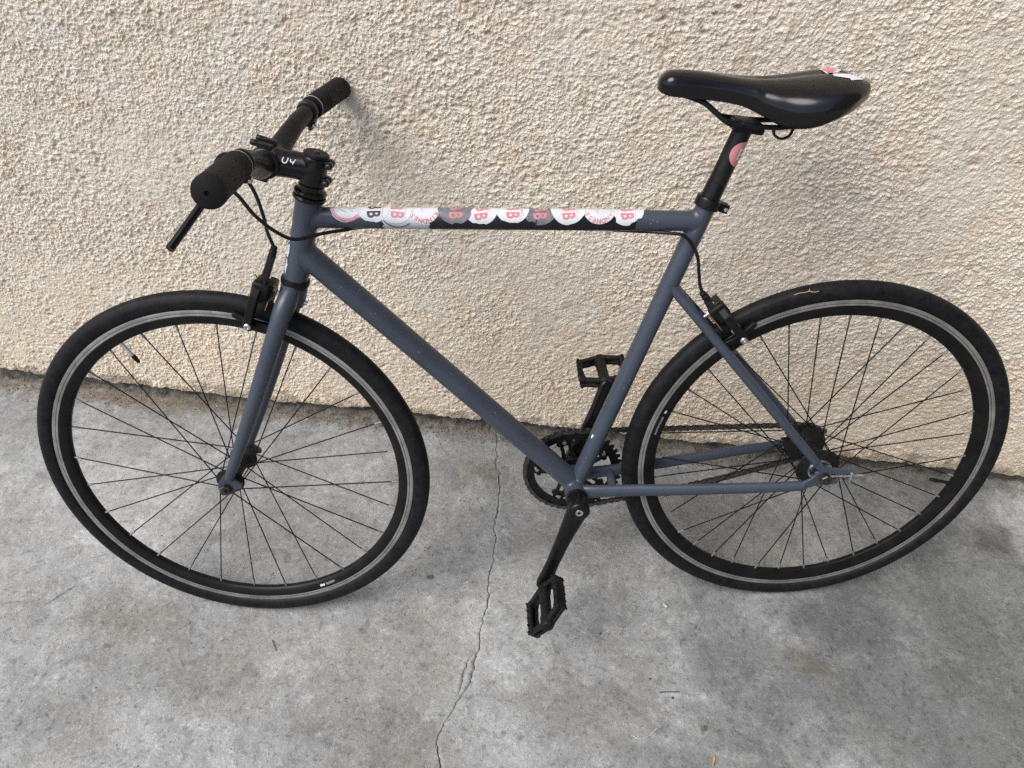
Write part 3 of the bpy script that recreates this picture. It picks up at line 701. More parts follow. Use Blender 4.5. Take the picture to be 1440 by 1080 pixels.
# ---------------- calipers
def caliper(name, O, lat, down, out, cable_side, label, back, reach=0.058, co=0.0150):
    """dual pivot side pull brake: O = brake bolt, lat across the wheel, down to the hub, out away from the frame"""
    P = lambda l, d_, o_: O + lat * l + down * d_ + out * (o_ + 0.010)
    root = MB()
    root.bar([(0.004, -0.010), (-0.018, -0.012), (-0.0315, 0.004), (-0.0345, 0.028), (-0.0290, 0.052)], [0.017, 0.024, 0.021, 0.016, 0.015], 0.0125, P(0, 0, 0.026), lat, down, out)
    root = root.obj(name, 'black_plastic', bike, bevel=0.0016); root['label'] = label
    MB().bar([(-0.010, -0.007), (0.010, -0.004), (0.0285, 0.004), (0.0345, 0.026), (0.0290, 0.052)], [0.017, 0.024, 0.021, 0.015, 0.015], 0.0095, P(0, 0, 0.0140), lat, down, out).obj('brake_arm', 'black_plastic', root, bevel=0.0014)
    MB().box(P(-0.0225, -0.006, 0.0215), 0.017, 0.030, 0.027, lat, (down + lat * 0.18).normalized(), out).obj('brake_body', 'black_plastic', root, bevel=0.004)
    # cable lever of the second arm, reaching up to the housing stop
    cs = cable_side
    MB().bar([(cs * 0.022, 0.004), (cs * 0.0225, -0.022 * reach / 0.058), (cs * 0.0160, -0.044 * reach / 0.058), (cs * 0.0140, -reach - 0.004)], [0.020, 0.015, 0.0105, 0.0105], 0.0105, P(0, 0, co), lat, down, out).obj('cable_arm', 'black_metal', root, bevel=0.0014)
    MB().lathe([(0.0042, 0.0), (0.0058, 0.001), (0.0058, 0.012), (0.0050, 0.013), (0.0050, 0.019), (0.0040, 0.020)], P(cs * 0.0140, -reach, co), -down, 16).obj('barrel_adjuster', 'black_plastic', root)
    MB().tube([P(0, 0, back), P(0, 0, 0.034)], 0.0036, 12).obj('pivot_bolt', 'silver', root)
    MB().lathe([(0.0045, 0), (0.0068, 0.001), (0.0068, 0.006), (0.0045, 0.007)], P(0, 0, 0.0020), out, 6).obj('nut', 'silver', root)
    MB().lathe([(0.0030, 0), (0.0046, 0.0008), (0.0046, 0.003), (0.0028, 0.0045)], P(-0.020, -0.010, 0.0315), out, 14).obj('bolt', 'silver', root)
    MB().tube([P(-0.012, -0.002, 0.006), P(-0.022, 0.006, 0.007), P(-0.027, 0.022, 0.007)], 0.0011, 8).obj('return_spring', 'brass', root)
    MB().lathe([(0.0055, 0.0), (0.0062, 0.001), (0.0062, 0.007), (0.0055, 0.008)], P(-0.010, 0.006, 0.0040), out, 14).obj('spring_bush', 'brass', root)
    for s in (-1, 1):
        pad = MB()
        tang = out
        pad.bar([(-0.026, -0.0035), (-0.008, 0.0), (0.012, 0.0), (0.028, -0.0035)], [0.009, 0.0105, 0.0105, 0.009], 0.0095, P(s * 0.0175, 0.0560, 0.022), tang, down, lat)
        pad.obj('brake_pad', 'black_plastic', root, bevel=0.0015)
        MB().lathe([(0.0034, 0), (0.0056, 0.0006), (0.0056, 0.0038), (0.0040, 0.0052), (0.0024, 0.0052), (0.0024, 0.0030)], P(s * 0.0345, 0.0545, 0.024), lat * s, 16).obj('pad_bolt', 'silver', root)
        MB().lathe([(0.0075, -0.0085), (0.0085, -0.007), (0.0085, 0.0), (0.0075, 0.001)], P(s * 0.0345, 0.0545, 0.024), lat * s, 18).obj('pad_washer', 'black_plastic', root)
    return root, P

FO = S(0.3600, 0.012, 0)
fdown = (HUB_F - FO); fdown = fdown - sW * fdown.dot(sW); fdown = (-sA * 0.995 + sF * 0.10).normalized(); fout = (sF - fdown * sF.dot(fdown)).normalized()
fcal, fP = caliper('brake_caliper', FO, sW, fdown, fout, -1, 'front side pull brake caliper on the fork crown', -0.046, 0.058, 0.0205)
RO = V((-0.2330, 0, 0.6175))
rdown = (HUB_R - RO).normalized(); rdown = (rdown + V((0.654, 0, -0.756))).normalized(); rout = V((-rdown.z, 0, rdown.x)); rout = rout if rout.x > 0 else -rout
rcal, rP = caliper('brake_caliper', RO, EY, rdown, rout, -1, 'rear side pull brake caliper behind the seat stays', -0.016, 0.027, 0.0185)
# bare inner wire from the stop down to its anchor bolt
MB().tube(smooth_path([rP(-0.0190, -0.026, 0.0225), rP(-0.0300, -0.004, 0.026), rP(-0.032, 0.018, 0.030), rP(-0.034, 0.030, 0.032), rP(-0.036, 0.048, 0.028), rP(-0.036, 0.070, 0.030), rP(-0.035, 0.082, 0.034)], 5), 0.0009, 8).obj('brake_wire', 'silver', rcal)
MB().lathe([(0.0040, 0), (0.0062, 0.0008), (0.0062, 0.005), (0.0035, 0.0065)], rP(-0.0345, 0.028, 0.024), -EY, 16).obj('anchor_bolt', 'silver', rcal)
MB().tube(smooth_path([fP(-0.030, -0.010, 0.016), fP(-0.032, -0.024, 0.024), fP(-0.034, -0.034, 0.033)], 4), 0.0009, 6).obj('brake_wire', 'dark_steel', fcal)

# ---------------- cables
def cable(pts, name='brake_cable', r=0.0026, ferr=True, lab=None):
    p = smooth_path(pts, 9); o = MB().tube(p, r, 12).obj(name, 'cable', bike)
    if lab: o['label'] = lab
    return o
lcN, ldN = on_bar(-0.150); lcF, ldF = on_bar(0.150)
cable([S(.569, .0660, -.118), S(.560, .0640, -.095), S(.530, .0560, -.066), S(.490, .0490, -.038), S(.462, .0450, -.022), fP(-0.0140, -0.076, 0.0205)], lab='black front brake cable from near lever to fork brake')
cable([S(.560, .078, .120), S(.540, .084, .07), S(.540, .094, .02), S(.563, .1080, -.035), S(.560, .110, -.072), S(.548, .088, -.105), S(.540, .066, -.110), S(.515, .045, -.098), S(.492, .020, -.078), S(.478, -.002, -.052), V((-0.803, -.024, .7810)), V((-0.775, -.010, .7800)), V((-0.740, .004, .7790)), V((-0.60, .010, .7755)), V((-0.45, .010, .7713)), V((-0.36, .002, .7668)), V((-0.302, -.0150, .7685)), V((-0.278, -.0195, .7635)), V((-0.2585, -.019, .737)), V((-0.2510, -.0170, .706)), V((-0.2460, -.0150, .6840)), rP(-0.0140, -0.044, 0.0185)], lab='black rear brake cable running under the top tube')

# ---------------- wheels
def spoke_mesh(name, L):
    mb = MB().lathe([(0.0011, 0.0), (0.0011, L - 0.012)], (0, 0, 0), (0, 0, 1), 6)
    mb.lathe([(0.0013, L - 0.013), (0.0020, L - 0.011), (0.0020, L + 0.002)], (0, 0, 0), (0, 0, 1), 6, mi=1)
    o = mb.obj(name, 'spoke', None, mats=['spoke', 'nipple']); me = o.data; bpy.data.objects.remove(o); return me
def build_wheel(mat3, pos, N, cross, phase, flr, fly, valve_ang, lab, rear=False, rin=0.284):
    w = empty('wheel', bike); w.matrix_local = Matrix.Translation(pos) @ mat3.to_4x4(); w['label'] = lab
    # tyre: round casing with a slightly squared tread
    prof = []; rr = 0.0147; cc = RW - 0.0147; half_ = []
    for k in range(22):
        a = 0.5 * PI * k / 21
        r_ = rr * (1.0 + 0.030 * math.exp(-((a - 0.92) / 0.07) ** 2)); half_.append((cc + math.cos(a) * r_, math.sin(a) * r_))
    half_ += [(cc - 0.0050, 0.0143), (cc - 0.0095, 0.0128), (0.3132, 0.0110), (0.3126, 0.0095), (0.3100, 0.0080)]
    prof = [(r_, -y_) for r_, y_ in half_[::-1]] + half_[1:]
    ty = MB().lathe(prof, seg=180, closed=True).obj('tyre', 'tyre', w, angle=50)
    rm = MB().lathe([(0.3120, -0.0094), (0.3125, -0.0100), (0.3122, -0.0102), (0.2995, -0.0100), (0.2975, -0.0097), (0.2900, -0.0078), (rin + 0.001, -0.0046), (rin, -0.0028), (rin, 0.0028), (rin + 0.001, 0.0046), (0.2900, 0.0078), (0.2975, 0.0097), (0.2995, 0.0100), (0.3122, 0.0102), (0.3125, 0.0100), (0.3120, 0.0094), (0.3060, 0.0080), (0.3060, -0.0080)], seg=180, closed=True).obj('rim', 'rim', w, angle=30)
    for s in (-1, 1):
        y0 = s * 0.01035
        MB().lathe([(0.3118, y0 * .985), (0.3115, y0), (0.3066, y0), (0.3062, y0 * .985)], seg=180, caps=False).obj('brake_track', 'track', rm, angle=30)
        MB().lathe([(0.3054, y0 * .985), (0.3051, y0 * .998), (0.3022, y0 * .995), (0.3019, y0 * .98)], seg=180, caps=False).obj('brake_track', 'track', rm, angle=30)
    # hub
    hb = MB()
    if rear:
        hb.lathe([(0.006, -0.048), (0.0085, -0.047), (0.0085, -0.042), (0.0140, -0.041), (0.0165, -0.0405), (0.0165, fly * -1 - 0.003), (flr * .55, -fly - 0.0028), (flr - 0.001, -fly - 0.0014), (flr, -fly), (flr - 0.001, -fly + 0.0016), (0.024, -fly + 0.004), (0.0165, -fly + 0.010), (0.0155, 0), (0.0165, fly - 0.010), (0.024, fly - 0.004), (flr - 0.001, fly - 0.0016), (flr, fly), (flr - 0.001, fly + 0.0014), (0.019, fly + 0.003), (0.019, 0.038), (0.008, 0.048)], seg=48)
    else:
        hb.lathe([(0.006, -0.048), (0.0085, -0.047), (0.0085, -0.041), (0.0125, -0.0405), (0.0130, -fly - 0.004), (flr - 0.001, -fly - 0.0016), (flr, -fly), (flr - 0.001, -fly + 0.0016), (0.0140, -fly + 0.006), (0.0122, 0), (0.0140, fly - 0.006), (flr - 0.001, fly - 0.0016), (flr, fly), (flr - 0.001, fly + 0.0016), (0.0130, fly + 0.004), (0.0125, 0.0405), (0.0085, 0.041), (0.0085, 0.047), (0.006, 0.048)], seg=40)
    hb = hb.obj('hub', 'hub_black', w)
    ye = 0.0785 if rear else 0.0690
    MB().tube([(0, -ye, 0), (0, ye, 0)], 0.0046, 14).obj('axle', 'dark_steel', hb)
    for s in (-1, 1):
        y0 = 0.0635 if rear else 0.0545
        MB().lathe([(0.0098, 0.0), (0.0102, 0.0006), (0.0102, 0.0018), (0.0084, 0.0022)], (0, s * y0, 0), (0, s, 0), 20).obj('washer', 'dark_steel', hb)
        MB().lathe([(0.0092, 0.002), (0.0100, 0.0028), (0.0100, 0.0078), (0.0082, 0.0095), (0.0046, 0.0098)], (0, s * y0, 0), (0, s, 0), 6).obj('axle_nut', 'dark_steel', hb)
    if rear:
        MB().lathe([(0.0160, 0.0), (0.0205, 0.0004), (0.0210, 0.0060), (0.0190, 0.0066), (0.0190, 0.0120), (0.0150, 0.0126), (0.0090, 0.0128)], (0, -fly - 0.0025, 0), (0, -1, 0), 36).obj('lockring', 'silver', hb)
    # worn decals on the camera side of the rim
    def rim_mark(a0, a1, ra, rb_, m, seed):
        r = random.Random(seed); n = 14; v = []
        for i in range(n + 1):
            a = a0 + (a1 - a0) * i / n
            for q in (ra + r.uniform(0, .0016), rb_ - r.uniform(0, .0016)):
                y = -0.0100 + (0.2975 - q) / 0.0075 * 0.0019 if q < 0.2975 else -0.0100
                v.append((math.cos(a) * q, y - 0.0004, math.sin(a) * q))
        mesh_obj('rim_decal', v, [(2 * i, 2 * i + 2, 2 * i + 3, 2 * i + 1) for i in range(n)], m, rm)
    if rear:
        rim_mark(R_(158), R_(159.2), .2915, .2968, 'white', 5); rim_mark(R_(160.5), R_(168), .2915, .2968, 'grey_vinyl', 6)
    else:
        rim_mark(R_(-67.5), R_(-65.5), .2915, .2970, 'chip', 7); rim_mark(R_(-65), R_(-61), .2912, .2972, 'grey_vinyl', 8)
    # spokes
    h0 = 4 * PI / N; A = V((0, -fly, flr - 0.004)); half = N // 2
    def ends(side, j):
        h = j * h0 + (h0 / 2 if side > 0 else 0)
        off = cross * h0 * (1 if j % 2 == 0 else -1)
        yy = side * (fly + (0.0012 if j % 2 == 0 else -0.0012))
        f_ang = h - off + phase; r_ang = h + phase
        # rim holes stay evenly spaced; flange holes are turned by the crossing
        return V((math.cos(f_ang) * (flr - 0.004), yy, math.sin(f_ang) * (flr - 0.004))), V((math.cos(r_ang) * (rin + 0.001), side * 0.0012, math.sin(r_ang) * (rin + 0.001)))
    a, b = ends(-1, 0); me = spoke_mesh('spoke', (b - a).length)
    for side in (-1, 1):
        for j in range(half):
            a, b = ends(side, j); d = (b - a)
            o = bpy.data.objects.new('spoke', me); C.objects.link(o); o.parent = w
            o.matrix_local = Matrix.Translation(a) @ d.to_track_quat('Z', 'Y').to_matrix().to_4x4() @ Matrix.Diagonal((1, 1, d.length / (ends(-1, 0)[1] - ends(-1, 0)[0]).length, 1))
    # valve
    d = V((-math.cos(valve_ang), 0, -math.sin(valve_ang))); p0 = -d * (rin + 0.001)
    vl = MB().lathe([(0.0036, 0), (0.0036, 0.0035), (0.0032, 0.004), (0.0032, 0.030), (0.0024, 0.031)], p0, d, 14).obj('valve', 'silver' if not rear else 'black_plastic', w)
    MB().lathe([(0.0034, 0.027), (0.0038, 0.028), (0.0037, 0.034), (0.0026, 0.041), (0.0014, 0.0425)], p0, d, 14).obj('valve_cap', 'black_plastic', vl)
    return w
wq = Matrix((Q @ EX, Q @ EY, Q @ EZ)).transposed()
build_wheel(wq, HUB_F, 28, 2, R_(-4.26), 0.0245, 0.034, R_(119.4), 'front wheel with silver valve pointing at the wall', False, 0.2850)
build_wheel(Matrix.Identity(3), HUB_R, 36, 3, R_(-1.6), 0.0375, 0.033, R_(-14.8), 'rear wheel with black valve', True, 0.2810)

# ---------------- drivetrain
CY = 0.0435
CR = 0.0127 / (2 * math.sin(PI / 44)); CG = 0.0127 / (2 * math.sin(PI / 18))
def teeth(n, rp, rt, rb):
    out = []
    for k in range(n):
        for u, r_ in ((0.0, rb), (0.18, rb + 0.0012), (0.36, rt - 0.0005), (0.5, rt), (0.64, rt - 0.0005), (0.82, rb + 0.0012)):
            a = 2 * PI * (k + u) / n; out.append((math.cos(a) * r_, math.sin(a) * r_))
    return out
def ring_plate(mb, outer, rin, O, t):
    n = len(outer); v = []
    for y in (-t / 2, t / 2):
        v += [V(O) + V((x, y, z)) for x, z in outer]
        v += [V(O) + V((x / math.hypot(x, z) * rin, y, z / math.hypot(x, z) * rin)) for x, z in outer]
    f = []
    for k in range(n):
        k2 = (k + 1) % n
        f += [(k, k2, n + k2, n + k), (2 * n + k, 3 * n + k, 3 * n + k2, 2 * n + k2), (k, 2 * n + k, 2 * n + k2, k2), (n + k, n + k2, 3 * n + k2, 3 * n + k)]
    return mb.add(v, f)
crank_ang = math.atan2(0.1470, 0.0570)
CRC = V((BB.x, CY, BB.z))
ringm = ring_plate(MB(), teeth(44, CR, CR + 0.0038, CR - 0.0034), 0.0715, CRC, 0.0032).obj('chainring', 'black_metal', bike, angle=25)
sp = MB()
for k in range(5):
    a = crank_ang + 2 * PI * k / 5 + PI / 5
    X = V((math.cos(a), 0, math.sin(a))); Z = V((-math.sin(a), 0, math.cos(a)))
    for w in (-0.0075, 0.0075):
        sp.bar([(0.018, w * 1.5), (0.045, w), (0.069, w)], [0.009, 0.0065, 0.0065], 0.0052, CRC + V((0, 0.004, 0)), X, Z, EY)
    sp.bar([(0.062, -0.011), (0.062, 0.011)], [0.010, 0.010], 0.0046, CRC + V((0, 0.004, 0)), X, Z, EY)
sp.lathe([(0.014, -0.006), (0.027, -0.004), (0.029, 0.002), (0.026, 0.008), (0.016, 0.010)], CRC + V((0, 0.003, 0)), EY, 32)
sp.obj('spider', 'black_metal', ringm, bevel=0.0006)
for k in range(5):
    a = crank_ang + 2 * PI * k / 5 + PI / 5
    MB().lathe([(0.0028, 0), (0.0036, 0.0004), (0.0036, 0.0010), (0.0028, 0.0012)], CRC + V((math.cos(a) * 0.0665, -0.0016, math.sin(a) * 0.0665)), -EY, 12).obj('chainring_bolt', 'dull_silver', ringm)
# bottom bracket cups and axle
MB().lathe([(0.010, -0.040), (0.0178, -0.0395), (0.0190, -0.0365), (0.0190, -0.0335), (0.012, -0.033)], BB, EY, 32).obj('bottom_bracket_cup', 'gloss_black', bike)
MB().lathe([(0.012, 0.0335), (0.0185, 0.034), (0.0180, 0.038), (0.010, 0.040)], BB, EY, 32).obj('bottom_bracket_cup', 'black_metal', bike)
for sgn in (-1, 1):
    dirv = V((-math.cos(crank_ang), 0, -math.sin(crank_ang))) * (1 if sgn < 0 else -1)
    perp = V((dirv.z, 0, -dirv.x)); LC = 0.166
    y_in, y_out = sgn * 0.040, sgn * 0.078
    ca = MB()
    if sgn < 0: ca.lathe([(0.0150, 0.0), (0.0172, 0.001), (0.0185, 0.012), (0.0192, 0.026), (0.0185, 0.033), (0.0165, 0.0355), (0.0075, 0.0360), (0.0072, 0.0320)], BB + V((0, y_in, 0)), V((0, sgn, 0)), 36)
    else: ca.lathe([(0.0150, 0.012), (0.0185, 0.013), (0.0185, 0.030), (0.0160, 0.034)], BB + V((0, y_in, 0)), V((0, sgn, 0)), 36)
    prof = [(0.000, 0.064, .0185, .0115), (0.022, 0.065, .0172, .0105), (0.050, 0.068, .0148, .0082), (0.085, 0.073, .0125, .0070), (0.120, 0.079, .0115, .0064), (0.148, 0.084, .0125, .0064), (LC, 0.086, .0135, .0066), (LC + 0.009, 0.0865, .0112, .0060), (LC + 0.0138, 0.087, .0050, .0040)]
    seg = 20; vv = []; ff = []
    for (l, y, hw, ht) in prof:
        for k in range(seg):
            w = 2 * PI * k / seg; cx, cy = math.cos(w), math.sin(w)
            px = math.copysign(abs(cx) ** 0.6, cx) * hw; py = math.copysign(abs(cy) ** 0.6, cy) * ht
            vv.append(BB + dirv * l + V((0, sgn * y, 0)) + perp * px + V((0, py, 0)))
    for i in range(len(prof) - 1):
        for k in range(seg): ff.append((i * seg + k, i * seg + (k + 1) % seg, (i + 1) * seg + (k + 1) % seg, (i + 1) * seg + k))
    ff.append(tuple(range(seg))); ff.append(tuple((len(prof) - 1) * seg + k for k in range(seg)))
    ca.add(vv, ff); ca = ca.obj('crank_arm', 'gloss_black', bike, angle=50)
    MB().lathe([(0.0030, -0.002), (0.0036, -0.0005), (0.0066, 0.0), (0.0072, -0.001), (0.0072, -0.003)][::-1], BB + V((0, sgn * 0.0762, 0)), V((0, sgn, 0)), 18).obj('crank_bolt', 'silver', ca)
    # pedal
    PA = BB + dirv * LC; ya = 0.096
    ang = R_(57) if sgn < 0 else R_(6)
    Fx = V((math.cos(ang), 0, math.sin(ang))); Fz = V((-math.sin(ang), 0, math.cos(ang))); Yd = V((0, sgn, 0))
    PO = PA + Yd * ya
    pedal = MB(); 
    pedal.lathe([(0.0085, 0.0), (0.0115, 0.004), (0.0115, 0.016), (0.0098, 0.024), (0.0098, 0.066), (0.0120, 0.072), (0.0120, 0.088), (0.0095, 0.093), (0.004, 0.094)], PO, Yd, 20)
    pedal.tube([PA + Yd * 0.080, PO + Yd * 0.004], 0.0062, 14)
    pedal = pedal.obj('pedal', 'black_plastic', bike, bevel=0.0008)
    pedal['label'] = 'black platform pedal hanging on the near crank arm' if sgn < 0 else 'black platform pedal on the far crank arm near the wall'
    for fs in (-1, 1):
        cg = MB()
        # rail with two thin bars and a slot, then sloping end bars to the barrel
        for z_ in (-0.0065, 0.0065):
            cg.bar([(fs * 0.0395, 0.016), (fs * 0.0412, 0.045), (fs * 0.0395, 0.076)], 0.0105, 0.0058, PO + Fz * z_, Fx, Yd, Fz)
        for l_ in (0.016, 0.076):
            cg.box(PO + Fx * (fs * 0.0395) + Yd * l_, 0.0115, 0.0085, 0.0205, Fx, Yd, Fz)
        cg.box(PO + Fx * (fs * 0.0432) + Yd * 0.045, 0.0042, 0.058, 0.0175, Fx, Yd, Fz)
        for (l0, l1) in ((0.006, 0.015), (0.086, 0.077)):
            for z_ in (-0.0052, 0.0052):
                cg.bar([(fs * 0.006, l0), (fs * 0.0405, l1)], [0.0105, 0.0095], 0.0056, PO + Fz * z_, Fx, Yd, Fz)
            cg.bar([(fs * 0.015, l0 + (l1 - l0) * 0.22), (fs * 0.018, l0 + (l1 - l0) * 0.3)], [0.006, 0.006], 0.014, PO, Fx, Yd, Fz)
        for l_ in (0.014, 0.030, 0.046, 0.062, 0.078):
            for z_ in (-1, 1):
                cg.tube([PO + Fx * (fs * 0.0415) + Yd * l_ + Fz * (z_ * 0.008), PO + Fx * (fs * 0.0415) + Yd * l_ + Fz * (z_ * 0.0134)], [0.0026, 0.0016], 8)
        cg.obj('pedal_cage', 'black_plastic', pedal, bevel=0.0007)
# rear cog and freewheel body
cgo = ring_plate(MB(), teeth(18, CG, CG + 0.0045, CG - 0.0040), 0.019, (0, CY, RW), 0.0030)
cgo.lathe([(0.0175, -0.0075), (0.0300, -0.0070), (0.0310, -0.0040), (0.0225, -0.003), (0.0225, 0.006), (0.0175, 0.008)], (0, CY, RW), EY, 32)
cgo.obj('rear_cog', 'chain', bike, angle=25)
# chain
def chain_path():
    A = V((BB.x, BB.z)); B = V((0, RW)); D = (B - A).length; th = math.atan2(B.y - A.y, B.x - A.x); g = math.acos((CR - CG) / D)
    def onc(c, r, a): return V((c.x + math.cos(a) * r, c.y + math.sin(a) * r))
    up0, up1 = onc(A, CR, th + g), onc(B, CG, th + g); lo0, lo1 = onc(A, CR, th - g), onc(B, CG, th - g)
    path = []
    n = 300
    for i in range(n): path.append(up1.lerp(up0, i / n))                       # upper run towards the chainring
    a0, a1 = th + g, th - g + 2 * PI
    for i in range(n): path.append(onc(A, CR, a0 + (a1 - a0) * i / n))           # round the front of the chainring
    for i in range(n): q = lo0.lerp(lo1, i / n); q = V((q.x, q.y - 0.009 * math.sin(PI * i / n))); path.append(q)
    a0, a1 = th - g, th + g
    for i in range(n): path.append(onc(B, CG, a0 + (a1 - a0) * i / n))
    return path
cp = chain_path(); cl = [0.0]
for i in range(len(cp)): cl.append(cl[-1] + (cp[(i + 1) % len(cp)] - cp[i]).length)
tot = cl[-1]; nlk = int(round(tot / 0.0127)); nlk -= nlk % 2; pit = tot / nlk
def at_len(s):
    s %= tot
    lo, hi = 0, len(cp)
    while hi - lo > 1:
        m = (lo + hi) // 2
        if cl[m] <= s: lo = m
        else: hi = m
    t = (s - cl[lo]) / max(cl[lo + 1] - cl[lo], 1e-9); return cp[lo].lerp(cp[(lo + 1) % len(cp)], t)
def link_mesh(name, outer):
    mb = MB(); h = 0.0127 / 2; yo = 0.0036 if outer else 0.0024; ol = []
    for k in range(7): a = -PI / 2 + PI * k / 6 ; ol.append((h + math.cos(a) * 0.0041, math.sin(a) * 0.0041))
    ol.append((0, 0.0029))
    for k in range(7): a = PI / 2 + PI * k / 6; ol.append((-h + math.cos(a) * 0.0041, math.sin(a) * 0.0041))
    ol.append((0, -0.0029))
    for s in (-1, 1): mb.prism(ol, (0, s * yo, 0), EX, EZ, EY, 0.0010)
    for s in (-1, 1):
        if outer: mb.tube([(s * h, -0.0046, 0), (s * h, 0.0046, 0)], 0.0018, 8)
        else: mb.tube([(s * h, -0.0018, 0), (s * h, 0.0018, 0)], 0.0037, 10)
    o = mb.obj(name, 'chain', None, angle=30); me = o.data; bpy.data.objects.remove(o); return me
lm = [link_mesh('chain_link', False), link_mesh('chain_link', True)]
chain = empty('chain', bike)
for i in range(nlk):
    p, q = at_len(i * pit), at_len((i + 1) * pit); m_ = (p + q) / 2; d = q - p
    o = bpy.data.objects.new('chain_link', lm[i % 2]); C.objects.link(o); o.parent = chain
    o.matrix_local = Matrix.Translation((m_.x, CY, m_.y)) @ Matrix.Rotation(-math.atan2(d.y, d.x), 4, 'Y')
# chain tensioner at the open end of the near track end
tn = MB().box((0.0445, -0.0600, 0.3385), 0.0032, 0.016, 0.026).obj('chain_tensioner', 'dull_silver', bike, bevel=0.001)
MB().tube([(0.008, -0.0600, 0.3405), (0.068, -0.0600, 0.3405)], 0.0023, 10).obj('tensioner_bolt', 'dull_silver', tn)
MB().lathe([(0.0045, 0), (0.0050, 0.0006), (0.0050, 0.0036), (0.0040, 0.0042)], (0.0462, -0.0600, 0.3405), EX, 6).obj('nut', 'dull_silver', tn)

# ---------------- seat clamp, seat post, saddle
post_dir = V((0.1480, 0, 0.4700)).normalized()
MB().lathe([(0.0146, 0), (0.0186, 0.0006), (0.0190, 0.003), (0.0190, 0.013), (0.0182, 0.0155), (0.0140, 0.016)], st_top - ST_DIR * 0.009, ST_DIR, 32).obj('seat_clamp', 'gloss_black', bike)
sc_ = bpy.data.objects['seat_clamp']
bx_ = V((ST_DIR.z, 0, -ST_DIR.x))
for s in (-1, 1):
    MB().box(st_top - ST_DIR * 0.0015 + bx_ * 0.0235 + V((0, s * 0.0048, 0)), 0.016, 0.0066, 0.0130, bx_, EY, ST_DIR).obj('clamp_ear', 'gloss_black', sc_, bevel=0.0015)
MB().lathe([(0.0020, 0), (0.0030, 0.0006), (0.0030, 0.0024), (0.0015, 0.003)], st_top - ST_DIR * 0.0015 + bx_ * 0.0265 + V((0, -0.0080, 0)), -EY, 12).obj('clamp_bolt', 'silver', sc_)
post_b, post_t = st_top - ST_DIR * 0.01, V((-0.2110, 0, 0.9120))
pd = (post_t - post_b).normalized()
seat_post = MB().tube([post_b, post_t], 0.0135, 28).obj('seat_post', 'black_metal', bike)
MB().lathe([(0.0137, 0.0), (0.0143, 0.0004), (0.0143, 0.024), (0.0137, 0.0245)], post_b + pd * 0.016, pd, 32).obj('shim_sleeve', 'gloss_black', seat_post)
cl_ = MB(); cl_.box(post_t + V((0.004, 0, 0.004)), 0.044, 0.034, 0.013, V((0.985, 0, -0.17)).normalized(), EY, V((0.17, 0, 0.985)).normalized())
cl_.box(post_t + V((0.006, 0, 0.0095)), 0.036, 0.050, 0.006, V((0.985, 0, -0.17)).normalized(), EY, V((0.17, 0, 0.985)).normalized())
cl_.obj('saddle_clamp', 'black_metal', seat_post, bevel=0.003)

def interp(t, tab):
    """smooth curve through the table"""
    n = len(tab); i = 0
    while i < n - 2 and t > tab[i + 1][0]: i += 1
    (x0, y0), (x1, y1) = tab[i], tab[i + 1]; h_ = x1 - x0; u = max(0.0, min(1.0, (t - x0) / h_))
    sl = lambda k: (tab[min(k + 1, n - 1)][1] - tab[max(k - 1, 0)][1]) / (tab[min(k + 1, n - 1)][0] - tab[max(k - 1, 0)][0])
    m0, m1 = sl(i) * h_, sl(i + 1) * h_
    return (2 * u ** 3 - 3 * u * u + 1) * y0 + (u ** 3 - 2 * u * u + u) * m0 + (3 * u * u - 2 * u ** 3) * y1 + (u ** 3 - u * u) * m1
SAD_X0, SAD_X1 = -0.335, -0.076
HWT = [(0, .0215), (.10, .0225), (.30, .0265), (.45, .035), (.60, .054), (.75, .070), (.87, .0735), (.95, .066), (1.0, .050)]
TOPZ = [(0, .9895), (.12, .9905), (.30, .9860), (.48, .9805), (.65, .9810), (.82, .9850), (.94, .9860), (1.0, .9820)]
SKZ = [(0, .9645), (.10, .9620), (.25, .9585), (.42, .9515), (.53, .9395), (.63, .9285), (.74, .9285), (.86, .9385), (.95, .9500), (1.0, .960)]
def tip(t, a, z, zm):
    """closes nose and tail to rounded ends"""
    e = 1.0
    if t < .075: e = math.sqrt(max(0, 1 - (1 - t / .075) ** 2))
    return zm + (z - zm) * e
def saddle_pt(t, s, inset=0.0):
    """t nose to tail, s -1..1 across (near skirt edge to far skirt edge)"""
    hw = tip(t, 0, interp(t, HWT) - inset, 0.002); top = tip(t, 0, interp(t, TOPZ), .972); sk = tip(t, 0, interp(t, SKZ), .970)
    a = abs(s); sg = -1 if s < 0 else 1
    # rounded shoulder: first the crown, then the flank
    ang = a * PI / 2
    crown = 0.55 + 0.25 * max(0, 0.5 - t)
    y = hw * (math.sin(min(ang * 1.16, PI / 2)) ** (0.95))
    if a > 0.80: y = hw * (1 - 0.10 * ((a - 0.80) / 0.20) ** 2)
    z = sk + (top - sk) * (math.cos(ang) ** (0.62 if t < 0.5 else 0.78))
    # centre channel and the two lobes of the tail
    groove = 0.0030 * math.exp(-(y / 0.008) ** 2) * max(0, min(1, (t - 0.25) / 0.3))
    z -= groove
    x = SAD_X0 + (SAD_X1 - SAD_X0) * t
    if t > 0.80:
        x += ((t - 0.80) / 0.20) * (0.010 * math.exp(-((y - 0.038) / 0.022) ** 2) + 0.010 * math.exp(-((y + 0.038) / 0.022) ** 2) - 0.016 * math.exp(-(y / 0.013) ** 2))
        z += ((t - 0.80) / 0.20) * 0.004 * (1 - math.exp(-(y / 0.015) ** 2)) - ((t - .8) / .2) ** 2 * .004
    return V((x, sg * y, z))
nt_, ns_ = 70, 48
tt_ = lambda i: (i / nt_) ** 1.6 if i < 18 else (18 / nt_) ** 1.6 + (1 - (18 / nt_) ** 1.6) * (i - 18) / (nt_ - 18)
